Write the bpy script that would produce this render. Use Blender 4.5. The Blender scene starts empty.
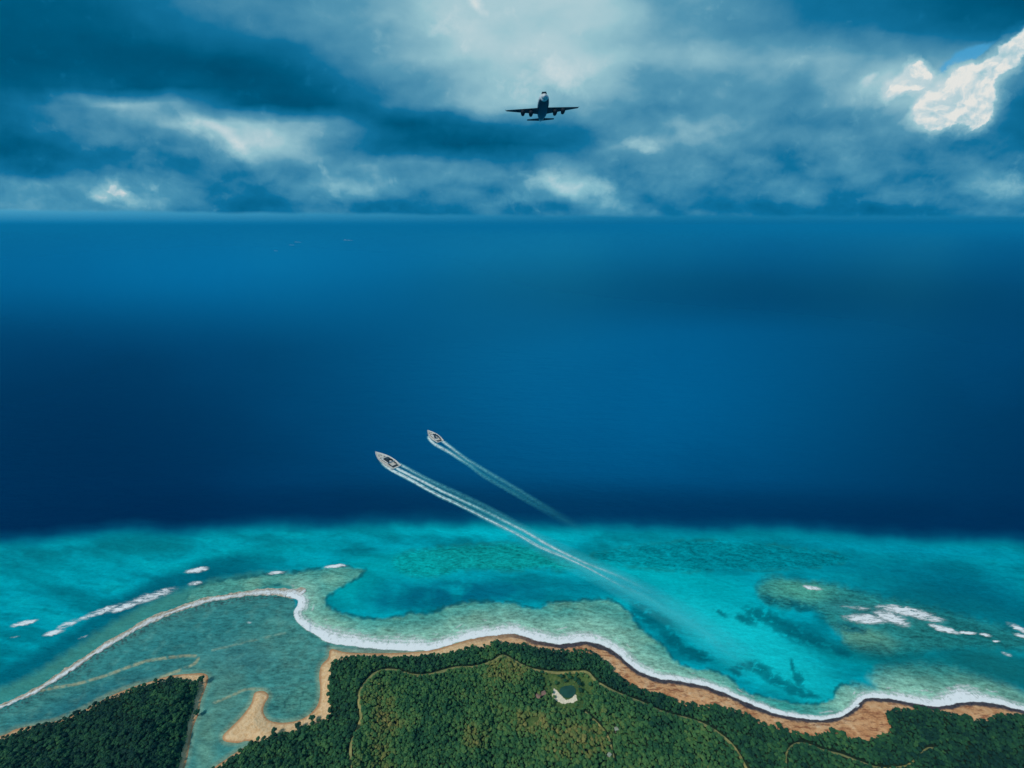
import bpy, bmesh, math, random
import numpy as np
from mathutils import Vector, Matrix, Euler
R = math.radians
random.seed(7)
rng = np.random.default_rng(11)
sc = bpy.context.scene
col = sc.collection

# ------------------------------------------------------------------ camera, sky, sun, exposure
H = 400.0            # camera height over the sea, metres
FPX = 440.0          # focal length in pixels of a 1024 px wide frame
PITCH = math.atan(158.0 / FPX)
cam_d = bpy.data.cameras.new('camera')
cam = bpy.data.objects.new('camera', cam_d)
col.objects.link(cam)
cam_d.sensor_width = 36.0
cam_d.lens = 36.0 * FPX / 1024.0
cam_d.clip_start = 1.0
cam_d.clip_end = 500000.0
cam.location = (0, 0, H)
cam.rotation_euler = (math.pi / 2 - PITCH, 0, 0)
sc.camera = cam
CP, SP = math.cos(PITCH), math.sin(PITCH)

def ray(px, py):
    """world direction of a point of the map sheet (numpy friendly), scaled so that forward depth is 1"""
    u = (np.asarray(px, float) - 512.0) / FPX
    v = (384.0 - np.asarray(py, float)) / FPX
    return u, CP + v * SP, -SP + v * CP

def ground(px, py, h=0.0):
    x, y, z = ray(px, py)
    t = (H - h) / np.maximum(-z, 1e-6)
    return np.stack([x * t, y * t, h + 0 * t], -1)

def to_px(X, Y, Z=0.0):
    zc = Y * CP - (Z - H) * SP
    yc = Y * SP + (Z - H) * CP
    return 512.0 + FPX * X / zc, 384.0 - FPX * yc / zc

def azel(px, py):
    x, y, z = ray(px, py)
    return float(x / y), float(z / y)      # tangents of bearing and height: a chart of the northern sky

def s2l(c):
    c = np.asarray(c, float) / 255.0
    return np.where(c <= 0.04045, c / 12.92, ((c + 0.055) / 1.055) ** 2.4)

def rgba(r, g, b):
    return tuple(float(v) for v in s2l((r, g, b))) + (1.0,)

class Nodes:
    def __init__(self, tree):
        self.t = tree
        self.t.nodes.clear()
    def new(self, typ, **kw):
        n = self.t.nodes.new(typ)
        for k, v in kw.items():
            setattr(n, k, v)
        return n
    def put(self, sock, v):
        if isinstance(v, bpy.types.NodeSocket):
            self.t.links.new(v, sock)
        elif v is not None:
            sock.default_value = v
    def math(self, op, a, b=None, c=None, clamp=False):
        n = self.new('ShaderNodeMath', operation=op, use_clamp=clamp)
        for i, v in enumerate((a, b, c)):
            if v is not None:
                self.put(n.inputs[i], v)
        return n.outputs[0]
    def vmath(self, op, a, b=None, scale=None):
        n = self.new('ShaderNodeVectorMath', operation=op)
        self.put(n.inputs[0], a)
        if b is not None:
            self.put(n.inputs[1], b)
        if scale is not None:
            self.put(n.inputs['Scale'], scale)
        return n.outputs['Value'] if op in ('LENGTH', 'DOT_PRODUCT') else n.outputs['Vector']
    def noise(self, vec, scale, detail=5.0, rough=0.55, dist=0.0, color=False):
        n = self.new('ShaderNodeTexNoise')
        if vec is not None:
            self.put(n.inputs['Vector'], vec)
        n.inputs['Scale'].default_value = scale
        n.inputs['Detail'].default_value = detail
        n.inputs['Roughness'].default_value = rough
        n.inputs['Distortion'].default_value = dist
        return n.outputs['Color'] if color else n.outputs['Fac']
    def maprange(self, v, a, b, c, d, smooth=False):
        n = self.new('ShaderNodeMapRange', interpolation_type='SMOOTHSTEP' if smooth else 'LINEAR')
        for i, w in enumerate((v, a, b, c, d)):
            self.put(n.inputs[i], w)
        return n.outputs[0]
    def ramp(self, fac, stops):
        n = self.new('ShaderNodeValToRGB')
        e = n.color_ramp.elements
        while len(e) < len(stops):
            e.new(0.5)
        for el, (p, c) in zip(e, stops):
            el.position = p
            el.color = c
        self.put(n.inputs[0], fac)
        return n.outputs[0]
    def mix(self, fac, a, b, mode='MIX'):
        n = self.new('ShaderNodeMix', data_type='RGBA', blend_type=mode)
        self.put(n.inputs[0], fac)
        self.put(n.inputs[6], a)
        self.put(n.inputs[7], b)
        return n.outputs[2]

SUN_AZ, SUN_EL = R(-128), R(50)        # behind the camera, to the left
EXPO = 0.0
world = bpy.data.worlds.new('World')
sc.world = world
world.use_nodes = True
N = Nodes(world.node_tree)
geo = N.new('ShaderNodeTexCoord').outputs['Generated']
sep = N.new('ShaderNodeSeparateXYZ')
N.put(sep.inputs[0], geo)
az = N.math('ARCTAN2', sep.outputs[0], sep.outputs[1])
el = N.math('ARCSINE', N.math('MINIMUM', N.math('MAXIMUM', sep.outputs[2], -1.0), 1.0))
cmb = N.new('ShaderNodeCombineXYZ')
yy = N.math('MAXIMUM', sep.outputs[1], 0.08)
cu = N.math('DIVIDE', sep.outputs[0], yy); cv = N.math('DIVIDE', sep.outputs[2], yy)
N.put(cmb.inputs[0], cu); N.put(cmb.inputs[1], cv)
P0 = cmb.outputs[0]
# domain warps: a broad one for the soft cloud decks, a fine one for cumulus edges
def warp(P, scale, amt, detail, stretch=1.0):
    m = N.vmath('MULTIPLY', P, (1.0, stretch, 1.0))
    c = N.noise(m, scale, detail, 0.55, color=True)
    c = N.vmath('MULTIPLY', N.vmath('SUBTRACT', c, (0.5, 0.5, 0.5)), (amt, amt * 0.6, 0.0))
    return N.vmath('ADD', P, c)
PW = warp(warp(P0, 4.0, 0.07, 3.0, 2.0), 16.0, 0.028, 5.0, 1.6)
PF = warp(warp(P0, 9.0, 0.055, 5.0, 1.4), 34.0, 0.024, 5.0, 1.2)

def blob(P, cx, cy, rx, ry, rot, amp, lo=0.0, hi=1.0):
    """smooth elliptical cloud mass; size in frame pixels converted to angles; rot in degrees, + = falls to the right"""
    a0, e0 = azel(cx, cy)
    a1, e1 = azel(cx + rx, cy)
    a2, e2 = azel(cx, cy + ry)
    sx, sy = abs(a1 - a0) + 1e-4, abs(e2 - e0) + 1e-4
    m = N.new('ShaderNodeMapping', vector_type='TEXTURE')
    N.put(m.inputs['Vector'], P)
    m.inputs['Location'].default_value = (a0, e0, 0)
    m.inputs['Rotation'].default_value = (0, 0, R(-rot))
    m.inputs['Scale'].default_value = (sx, sy, 1)
    l = N.vmath('LENGTH', m.outputs[0])
    return N.maprange(l, hi, lo, 0.0, amp, smooth=True)

def total(lst, start):
    acc = start
    for b in lst:
        acc = N.math('ADD', acc, b)
    return acc

def turned(P, deg, sx, sy):
    m = N.new('ShaderNodeMapping'); N.put(m.inputs['Vector'], P)
    m.inputs['Rotation'].default_value = (0, 0, R(deg)); m.inputs['Scale'].default_value = (sx, sy, 1)
    return m.outputs[0]
n1 = N.noise(turned(PW, 16, 1.0, 2.2), 5.5, 7.0, 0.52)
n1a = N.noise(turned(PW, 16, 1.0, 1.7), 7.5, 2.5, 0.42)
n1b = N.noise(turned(N.vmath('ADD', PW, (0.010, 0.024, 0.0)), 16, 1.0, 1.7), 7.5, 2.5, 0.42)
n2 = N.noise(N.vmath('MULTIPLY', PF, (1.0, 1.5, 1.0)), 17.0, 7.0, 0.6)
# everyday cloud brightness, 0 = darkest rain cloud, 1 = sunlit white
n3 = N.noise(N.vmath('MULTIPLY', PF, (1.0, 1.3, 1.0)), 22.0, 5.0, 0.55)
n3b = N.noise(N.vmath('MULTIPLY', N.vmath('ADD', PF, (-0.006, 0.009, 0.0)), (1.0, 1.3, 1.0)), 22.0, 5.0, 0.55)
# rows of cloud cover, bottom to top; each row is a curve of brightness along the bearing
ROWX = [i * 64 for i in range(17)]
ROWS = [
    (203, (.50,.50,.48,.38,.30,.42,.38,.36,.40,.46,.46,.34,.32,.34,.30,.36,.40)),
    (185, (.44,.48,.54,.38,.34,.50,.44,.40,.48,.60,.42,.40,.38,.46,.36,.42,.50)),
    (165, (.24,.26,.36,.38,.48,.56,.50,.46,.36,.48,.48,.44,.40,.44,.40,.34,.42)),
    (145, (.14,.24,.38,.44,.72,.52,.24,.12,.12,.28,.58,.54,.42,.46,.44,.40,.30)),
    (125, (.18,.38,.48,.66,.66,.48,.14,.18,.30,.34,.54,.56,.46,.44,.50,.56,.24)),
    (105, (.20,.48,.56,.54,.12,.10,.32,.52,.66,.58,.46,.50,.52,.56,.60,.62,.22)),
    (85, (.12,.14,.10,.08,.07,.16,.38,.58,.72,.74,.54,.50,.56,.60,.66,.66,.26)),
    (60, (.03,.06,.09,.11,.15,.30,.52,.68,.78,.78,.62,.57,.58,.56,.52,.48,.46)),
    (30, (.06,.09,.14,.20,.32,.44,.54,.68,.76,.76,.62,.52,.42,.34,.26,.20,.12)),
    (0, (.10,.14,.20,.34,.42,.46,.58,.74,.82,.80,.58,.48,.34,.24,.18,.08,.03)),
    (-60, (.2,.2,.25,.3,.4,.5,.6,.7,.7,.6,.5,.4,.3,.3,.2,.2,.2)),
]
ps = N.new('ShaderNodeSeparateXYZ'); N.put(ps.inputs[0], PW)
U0, U1 = azel(0, 120)[0], azel(1024, 120)[0]
uu = N.maprange(ps.outputs[0], U0, U1, 0.0, 1.0)
t = None; prev_v = None
for (ry, vals) in ROWS:
    rp = N.ramp(uu, [(x / 1024.0, (v, v, v, 1)) for x, v in zip(ROWX, vals)])
    rp.node.color_ramp.interpolation = 'CARDINAL'
    v_ = azel(512, ry)[1]
    t = rp if t is None else N.mix(N.maprange(ps.outputs[1], prev_v, v_, 0.0, 1.0), t, rp)
    prev_v = v_
t = N.math('ADD', t, 0.065)
t = N.math('ADD', t, N.math('MULTIPLY', N.math('SUBTRACT', n1, 0.5), 0.20))
t = N.math('ADD', t, N.math('MULTIPLY', N.math('SUBTRACT', n2, 0.5), N.maprange(cv, 0.04, 0.24, 0.20, 0.07)))
# lit tops and shaded undersides of the billows
t = N.math('ADD', t, N.math('MULTIPLY', N.math('SUBTRACT', n1a, n1b), N.math('MULTIPLY', N.maprange(t, 0.1, 0.45, 0.12, 0.5), N.maprange(cv, 0.12, 0.35, 1.0, 0.4))))
t = N.math('ADD', t, N.math('MULTIPLY', N.math('SUBTRACT', n3, n3b), N.maprange(cv, 0.08, 0.3, 0.16, 0.05)))
t = N.math('SMOOTH_MIN', t, 0.86, 0.16)
t = N.math('MAXIMUM', t, 0.02)
# crisp, sunlit cumulus heads: lobes in finely warped space
crisp = [
    (905, 84, 32, 24, -40, 0.9), (918, 72, 26, 24, 0, 0.8), (955, 100, 60, 46, 10, 1.2), (970, 84, 42, 32, 0, 0.9), (930, 114, 38, 32, 30, 0.9), (985, 112, 32, 36, 0, 0.8), (893, 90, 24, 14, -30, 0.5), (880, 104, 60, 30, -10, 0.18), (903, 106, 22, 15, -20, -0.7), (1006, 124, 26, 26, -30, -0.5), (935, 60, 26, 16, 30, -0.5),
    (1003, 62, 50, 32, -42, 0.8), (1034, 40, 60, 40, -30, 0.8), (870, 78, 14, 7, -10, 0.45),
    (112, 188, 20, 13, 10, 0.8), (128, 198, 26, 10, 22, 0.7), (100, 196, 20, 10, 0, 0.55), (150, 190, 16, 8, 20, 0.35),
    (636, 142, 18, 12, 0, 0.52), (652, 150, 18, 10, 0, 0.35), (560, 72, 46, 26, 20, 0.42), (540, 84, 60, 26, 0, 0.25),
    (545, 178, 50, 16, 0, 0.42), (600, 188, 36, 18, 10, 0.38), (615, 205, 30, 12, 0, 0.3), (520, 200, 60, 16, 0, 0.25),
    (186, 122, 22, 12, 50, 0.40), (243, 150, 26, 14, 50, 0.5), (215, 138, 40, 12, 38, 0.3), (325, 170, 20, 10, 50, 0.25), (338, 192, 20, 9, 60, 0.3), (475, 2, 24, 14, 40, 0.5), (440, 25, 36, 20, 10, 0.2),
    (1012, 186, 40, 20, -8, 0.38), (930, 215, 40, 8, 0, 0.18),
]
t = total([blob(PW, *b) for b in [(150, 132, 44, 16, 12, -0.16), (50, 185, 110, 18, 2, 0.08), (215, 128, 60, 16, 35, 0.14), (245, 152, 40, 22, 40, 0.14), (100, 100, 90, 10, 6, 0.10),
     (800, 85, 36, 30, 30, -0.12), (880, 82, 60, 26, -20, 0.12), (700, 50, 60, 24, 0, 0.05), (660, 112, 70, 18, 0, -0.08), (560, 184, 70, 14, 4, 0.14), (560, 208, 90, 10, 0, -0.10), (400, 208, 110, 12, 2, -0.10),
     (235, 205, 80, 14, 0, -0.12), (850, 208, 200, 10, 0, -0.10), (470, 186, 50, 8, 4, -0.10), (200, 60, 170, 24, 9, -0.08), (450, 20, 60, 30, 30, 0.06), (380, 120, 160, 18, 14, -0.06)]], t)
f = total([blob(PF, *b) for b in crisp], 0.0)
n4 = N.noise(PF, 42.0, 5.0, 0.6)
f = N.math('ADD', f, N.math('ADD', N.math('MULTIPLY', N.math('SUBTRACT', n2, 0.5), 0.8), N.math('MULTIPLY', N.math('SUBTRACT', n4, 0.5), 0.7)))
head = N.maprange(f, 0.10, 0.70, 0.0, 0.34)
head2 = N.maprange(f, 0.26, 0.86, 0.0, 1.0, smooth=True)
# overhead (out of the frame) the unseen deck is brightened to light the ground
over = N.maprange(el, R(38), R(70), 0.0, 0.42, smooth=True)
t = N.math('ADD', t, over)
t = N.math('ADD', t, N.math('MULTIPLY', head, N.math('SUBTRACT', 1.0, N.math('MULTIPLY', t, 0.75))), clamp=True)
hv = N.math('ADD', N.maprange(n3, 0.34, 0.60, 0.895, 0.985), N.math('MULTIPLY', N.math('SUBTRACT', n3, n3b), 0.6))
hv = N.math('MINIMUM', N.math('MAXIMUM', hv, 0.66), 1.0)
t = N.math('MAXIMUM', t, N.math('MULTIPLY', head2, hv))
cloud = N.ramp(t, [(0.0, rgba(0, 66, 96)), (0.18, rgba(0, 88, 124)), (0.38, rgba(18, 112, 154)), (0.58, rgba(84, 149, 177)), (0.78, rgba(150, 194, 205)), (0.90, rgba(192, 213, 218)), (1.0, rgba(230, 231, 226))])
# blueness low down near the horizon
low = N.maprange(el, 0.0, R(9), 0.45, 0.0, smooth=True)
cloud = N.mix(N.math('MULTIPLY', low, N.math('SUBTRACT', 1.0, head2)), cloud, N.mix(1.0, cloud, (0.6, 1.04, 1.10, 1), 'MULTIPLY'))
# the open strip between cloud base and sea
base_el = N.math('ADD', 0.0205, N.math('MULTIPLY', N.math('SUBTRACT', N.noise(N.vmath('MULTIPLY', P0, (1, 0, 0)), 9.0, 4.0, 0.5), 0.5), 0.010))
# cloud bases sit a little higher on the left
base_el = N.math('ADD', base_el, N.maprange(cu, -1.1, 0.1, 0.012, 0.0))
strip = N.maprange(N.math('SUBTRACT', cv, base_el), -0.005, 0.004, 1.0, 0.0, smooth=True)
sf = N.maprange(cu, -1.1, 0.5, 0.0, 1.0, smooth=True)
stripcol = N.mix(N.maprange(cv, 0.006, 0.036, 0.0, 1.0), N.mix(sf, rgba(20, 128, 176), rgba(14, 104, 148)), N.mix(sf, rgba(84, 170, 203), rgba(40, 142, 182)))
cloud = N.mix(strip, cloud, stripcol)
# blue gap behind the white cumulus on the right
sky = N.new('ShaderNodeTexSky', sky_type='NISHITA', sun_disc=False)
sky.sun_elevation = SUN_EL
sky.sun_rotation = SUN_AZ
sky.air_density = 1.0
bg_sky = N.new('ShaderNodeBackground')
N.put(bg_sky.inputs[0], sky.outputs[0]); bg_sky.inputs[1].default_value = 0.08
bg_cl = N.new('ShaderNodeBackground')
bg_cl.inputs[1].default_value = 1.0
gap = total([blob(PF, *b) for b in [(958, 62, 34, 22, -35, 0.9), (985, 48, 34, 12, -30, 0.5)]], 0.0)
gap = N.math('MULTIPLY', N.maprange(gap, 0.25, 0.6, 0.0, 0.75, smooth=True), N.math('SUBTRACT', 1.0, N.maprange(f, 0.25, 0.45, 0.0, 1.0)), clamp=True)
cloud = N.mix(gap, cloud, rgba(70, 162, 212))
N.put(bg_cl.inputs[0], cloud)
mx = N.new('ShaderNodeMixShader')
N.put(mx.inputs[0], N.maprange(el, R(42), R(80), 0.0, 0.6, smooth=True)); N.put(mx.inputs[1], bg_cl.outputs[0]); N.put(mx.inputs[2], bg_sky.outputs[0])
out = N.new('ShaderNodeOutputWorld')
N.put(out.inputs[0], mx.outputs[0])

sun_d = bpy.data.lights.new('sun', 'SUN')
sun_d.energy = 2.4
sun_d.angle = R(10)
sun_d.color = (1.0, 0.95, 0.86)
sun = bpy.data.objects.new('sun', sun_d)
col.objects.link(sun)
sd = Vector((math.sin(SUN_AZ) * math.cos(SUN_EL), math.cos(SUN_AZ) * math.cos(SUN_EL), math.sin(SUN_EL)))
sun.rotation_euler = (-sd).to_track_quat('-Z', 'Y').to_euler()
sun.location = (0, 0, 900)
vs = sc.view_settings
vs.view_transform = 'Standard'; vs.look = 'None'; vs.gamma = 1.0; vs.use_curve_mapping = False
vs.exposure = EXPO
sc.cycles.max_bounces = 6
sc.cycles.transparent_max_bounces = 12
sc.cycles.volume_bounces = 0

# ------------------------------------------------------------------ helpers
def prop(o, label=None, cat=None, group=None, kind=None):
    if label: o['label'] = label
    if cat: o['category'] = cat
    if group: o['group'] = group
    if kind: o['kind'] = kind
    return o

def link_mesh(name, verts, faces, mats, parent=None, smooth=True):
    me = bpy.data.meshes.new(name)
    verts = np.asarray(verts, np.float32)
    faces = np.asarray(faces, np.int32)
    me.vertices.add(len(verts)); me.vertices.foreach_set('co', verts.ravel())
    k = faces.shape[1]
    me.loops.add(faces.size); me.loops.foreach_set('vertex_index', faces.ravel())
    me.polygons.add(len(faces))
    me.polygons.foreach_set('loop_start', np.arange(0, faces.size, k, dtype=np.int32))
    me.polygons.foreach_set('use_smooth', np.full(len(faces), smooth))
    me.update(calc_edges=True); me.validate()
    for m in (mats if isinstance(mats, (list, tuple)) else [mats]):
        me.materials.append(m)
    o = bpy.data.objects.new(name, me)
    col.objects.link(o)
    if parent: o.parent = parent
    return o

def attr(o, name, data, typ='FLOAT'):
    a = o.data.attributes.new(name, 'FLOAT_COLOR' if typ == 'COLOR' else 'FLOAT', 'POINT')
    a.data.foreach_set('color' if typ == 'COLOR' else 'value', np.asarray(data, np.float32).ravel())

def from_bm(name, bm, mat, parent=None, smooth=False, bevel=0.0):
    me = bpy.data.meshes.new(name)
    bmesh.ops.recalc_face_normals(bm, faces=bm.faces)
    bm.to_mesh(me); bm.free()
    me.materials.append(mat)
    me.polygons.foreach_set('use_smooth', [smooth] * len(me.polygons))
    o = bpy.data.objects.new(name, me)
    col.objects.link(o)
    if parent: o.parent = parent
    if bevel:
        b = o.modifiers.new('bevel', 'BEVEL'); b.width = bevel; b.segments = 2; b.limit_method = 'ANGLE'
    return o

def material(name, base, rough=0.6, metal=0.0, spec=0.5, var=0.0, vscale=1.0, second=None):
    m = bpy.data.materials.new(name); m.use_nodes = True
    n = Nodes(m.node_tree)
    p = n.new('ShaderNodeBsdfPrincipled')
    p.inputs['Roughness'].default_value = rough
    p.inputs['Metallic'].default_value = metal
    p.inputs['Specular IOR Level'].default_value = spec
    if var:
        tc = n.new('ShaderNodeTexCoord').outputs['Object']
        f_ = n.maprange(n.noise(tc, vscale, 5, 0.6), 0.35, 0.65, 0, 1)
        sec = second or tuple(v * (1 - var) for v in base[:3]) + (1,)
        n.put(p.inputs['Base Color'], n.mix(f_, base, sec))
    else:
        p.inputs['Base Color'].default_value = base
    o = n.new('ShaderNodeOutputMaterial'); n.put(o.inputs[0], p.outputs[0])
    return m

# numpy noise -------------------------------------------------------
_perm = rng.permutation(256)
_g = rng.normal(size=(256, 2)); _g /= np.linalg.norm(_g, axis=1)[:, None]
def perlin(x, y):
    xi = np.floor(x).astype(int); yi = np.floor(y).astype(int)
    xf = x - xi; yf = y - yi
    u = xf * xf * xf * (xf * (xf * 6 - 15) + 10); v = yf * yf * yf * (yf * (yf * 6 - 15) + 10)
    def g(ix, iy, dx, dy):
        k = _perm[(_perm[ix & 255] + iy) & 255]
        return _g[k, 0] * dx + _g[k, 1] * dy
    a = g(xi, yi, xf, yf); b = g(xi + 1, yi, xf - 1, yf)
    c = g(xi, yi + 1, xf, yf - 1); d = g(xi + 1, yi + 1, xf - 1, yf - 1)
    return (a + u * (b - a)) * (1 - v) + (c + u * (d - c)) * v
def fbm(x, y, s, octv=4, seed=0, rough=0.5):
    o = 0; a = 1; t_ = 0
    for i in range(octv):
        o = o + a * perlin(x / s + 17.3 * (seed + i) + 0.37, y / s - 9.1 * (seed + i) + 0.71)
        t_ += a; a *= rough; s = s / 2.03
    return o / t_ * 1.5
def sstep(x, a, b):
    t_ = np.clip((x - a) / (b - a), 0, 1)
    return t_ * t_ * (3 - 2 * t_)

def smooth_line(pts, closed=False, n=5):
    p = np.asarray(pts, float)
    if closed: q = np.vstack([p[-1], p, p[0], p[1]])
    else: q = np.vstack([2 * p[0] - p[1], p, 2 * p[-1] - p[-2]])
    o = []
    for i in range(1, len(q) - 2):
        for k in range(n):
            t_ = k / n
            o.append(0.5 * ((2 * q[i]) + (-q[i - 1] + q[i + 1]) * t_ + (2 * q[i - 1] - 5 * q[i] + 4 * q[i + 1] - q[i + 2]) * t_ ** 2 + (-q[i - 1] + 3 * q[i] - 3 * q[i + 1] + q[i + 2]) * t_ ** 3))
    if not closed: o.append(p[-1])
    return np.array(o)

def seg_dist(x, y, line, maxd, closed=False, vals=None):
    """distance of points to a polyline, capped at maxd, and (optionally) values carried along it"""
    shp = x.shape; x = x.ravel(); y = y.ravel()
    d = np.full(x.shape, float(maxd)); w = np.zeros(x.shape)
    L = np.vstack([line, line[:1]]) if closed else line
    V = None if vals is None else np.asarray(vals, float)
    order = np.argsort(y, kind='stable'); ys_ = y[order]
    for i in range(len(L) - 1):
        ax, ay = L[i]; bx, by = L[i + 1]
        i0 = np.searchsorted(ys_, min(ay, by) - maxd); i1 = np.searchsorted(ys_, max(ay, by) + maxd)
        sel = order[i0:i1]
        if not len(sel): continue
        xs_ = x[sel]
        sel = sel[(xs_ > min(ax, bx) - maxd) & (xs_ < max(ax, bx) + maxd)]
        if not len(sel): continue
        px, py = x[sel], y[sel]
        dx, dy = bx - ax, by - ay
        t_ = np.clip(((px - ax) * dx + (py - ay) * dy) / (dx * dx + dy * dy + 1e-9), 0, 1)
        dd = np.hypot(px - ax - t_ * dx, py - ay - t_ * dy)
        m = dd < d[sel]
        d[sel[m]] = dd[m]
        if V is not None:
            w[sel[m]] = V[i] + t_[m] * (V[i + 1] - V[i])
    return (d.reshape(shp), w.reshape(shp)) if vals is not None else d.reshape(shp)

def inside(x, y, poly):
    shp = x.shape; x = x.ravel(); y = y.ravel()
    c = np.zeros(x.shape, bool)
    P = np.asarray(poly)
    bb = (x >= P[:, 0].min()) & (x <= P[:, 0].max()) & (y >= P[:, 1].min()) & (y <= P[:, 1].max())
    idx = np.nonzero(bb)[0]; X = x[idx]; Y = y[idx]; cc = np.zeros(len(idx), bool)
    j = len(P) - 1
    for i in range(len(P)):
        yi, yj = P[i, 1], P[j, 1]
        if yi != yj:
            m = ((yi > Y) != (yj > Y)) & (X < (P[j, 0] - P[i, 0]) * (Y - yi) / (yj - yi) + P[i, 0])
            cc ^= m
        j = i
    c[idx] = cc
    return c.reshape(shp)

def sdf(x, y, poly, maxd=40):
    """signed distance, positive inside"""
    d = seg_dist(x, y, poly, maxd, closed=True)
    return np.where(inside(x, y, poly), d, -d)

# ------------------------------------------------------------------ the map: coast, reefs, bars (map-sheet coordinates, y grows towards the viewer)
COAST = [(331, 649), (345, 652), (365, 653), (385, 653), (412, 652), (434, 649.5), (456, 643), (475, 638), (494, 635), (510, 633), (527, 637), (541, 641), (560, 644), (581, 641), (597, 643),
         (614, 650), (627, 661), (641, 671), (657, 677.5), (676, 680), (700, 684), (722, 691), (738, 698), (760, 707), (782, 714), (814, 719), (836, 717), (849, 711), (857, 704), (868, 697),
         (890, 698), (912, 702), (933, 706), (950, 704), (966, 701), (990, 702), (1009, 706), (1024, 710), (1060, 716), (1120, 724), (1220, 735), (1500, 760)]
MAIN = smooth_line([(1500, 760), *COAST[-2::-1], (328, 658), (321, 665.6), (319, 676.5), (320, 690), (318, 703.5), (311, 713), (299, 720), (282.5, 722.5), (269, 720), (263.5, 711.7), (265, 703.5),
        (269, 696), (264, 691), (254.6, 692.7), (251, 703.5), (241, 717), (230, 728), (222.6, 736), (225, 741.5), (238, 743), (246, 741), (252, 743), (238, 751), (222, 762), (212, 770), (200, 790), (180, 840), (170, 1000)], n=4)
MAIN = np.vstack([MAIN, [(170, 1400), (1500, 1400)]])
MAIN_F = smooth_line([(1500, 772), (1220, 746), (1120, 735), (1060, 724), (1024, 717), (1004, 714), (993, 717.5), (982, 720), (960, 717), (944, 713), (922.5, 709), (901, 709), (887, 713), (886, 720), (890, 730.6),
        (879, 736), (863, 740), (844, 735), (830, 731), (809, 735), (782, 729), (760, 722.5), (744, 714), (727.5, 707.6), (706, 706), (684, 703.5), (662.5, 695.5), (641, 690), (627, 682), (614, 671), (603, 660),
        (589, 652), (568, 651), (543, 649), (524, 645), (510, 644), (496, 642), (486, 646), (467, 648), (450, 653), (426, 656), (402, 657.5), (369, 657), (345, 657.5), (331, 665.6), (328.5, 679), (327, 695), (328.5, 715.7),
        (315, 722.5), (299, 730.6), (274, 736), (250, 744), (240, 752), (224, 763), (214, 771), (203, 790), (184, 840), (174, 1000)], n=4)
MAIN_F = np.vstack([MAIN_F, [(174, 1390), (1490, 1390)]])
HEAD = smooth_line([(-500, 830), (-200, 775), (-60, 748), (0, 736), (16, 729), (41, 724), (60, 720), (81, 711.5), (108, 697), (135, 686), (152, 681), (168, 676), (190, 673.5), (205, 673.5), (208.5, 679), (205, 690), (201, 701),
        (198.5, 714), (193, 728), (190, 744), (187, 760), (184, 770), (176, 800), (160, 850), (150, 1000)], n=4)
HEAD = np.vstack([HEAD, [(150, 1400), (-500, 1400)]])
HEAD_F = smooth_line([(-490, 836), (-200, 780), (-60, 752), (0, 739), (27, 729), (54, 723), (70, 716.5), (89, 708.5), (108, 699), (130, 690.5), (152, 683.5), (168, 679.5), (184, 680.5), (197, 682.5), (199, 690), (196, 701), (194, 712),
        (190, 722), (188, 736), (184, 750), (180, 768), (172, 800), (156, 850), (146, 1000)], n=4)
HEAD_F = np.vstack([HEAD_F, [(146, 1390), (-490, 1390)]])
BAR = smooth_line([(-300, 800), (-120, 748), (-50, 723), (0, 706.5), (16, 699.5), (35, 691), (54, 679), (73, 667), (89, 656), (108, 644), (127, 633), (146, 622), (168, 613), (190, 605), (211, 599), (233, 595.5), (260, 592), (280, 592), (296, 594), (304, 590)], n=4)
REEF_SHORE = smooth_line([(200, 585), (250, 577), (300, 572), (340, 566), (366, 571), (350, 582), (328.5, 595), (328, 605), (342, 613), (366, 618), (391, 618), (410, 613), (431, 613), (450, 605), (475, 601), (494, 602), (516, 603), (535, 609), (549, 603),
        (570, 602), (595, 599), (616, 603), (630, 614), (641, 630), (662, 644), (673, 660), (690, 668), (711, 671), (730, 679), (744, 690), (760, 696), (787, 702), (814, 705), (833, 698), (838, 686), (855, 684.6), (874, 687),
        (868, 676), (880, 666), (901, 661.5), (933, 661), (966, 668), (998, 679), (1030, 692), (1100, 712), (1100, 800), (300, 800), (300, 600), (240, 596), (190, 606)], closed=True, n=4)
PLATEAU = smooth_line([(757, 586), (771, 576), (801, 580), (836, 584), (876, 595), (912, 601), (950, 611), (990, 622), (1030, 632), (1100, 650), (1100, 668), (1030, 652), (985, 648), (950, 650), (922, 653), (895, 657), (868, 655), (847, 647), (841, 636), (825, 620), (811, 611), (782, 608), (762, 600)], closed=True, n=4)
RIPPLE_REEF = smooth_line([(395, 556), (430, 548), (480, 544), (520, 543), (545, 552), (580, 563), (600, 566), (560, 571), (545, 568), (510, 572), (470, 570), (430, 578), (398, 572)], closed=True, n=4)
RIPPLE_RIGHT = smooth_line([(590, 556), (640, 545), (720, 540), (800, 548), (850, 556), (830, 566), (770, 570), (720, 570), (680, 572), (630, 566)], closed=True, n=4)

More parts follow.
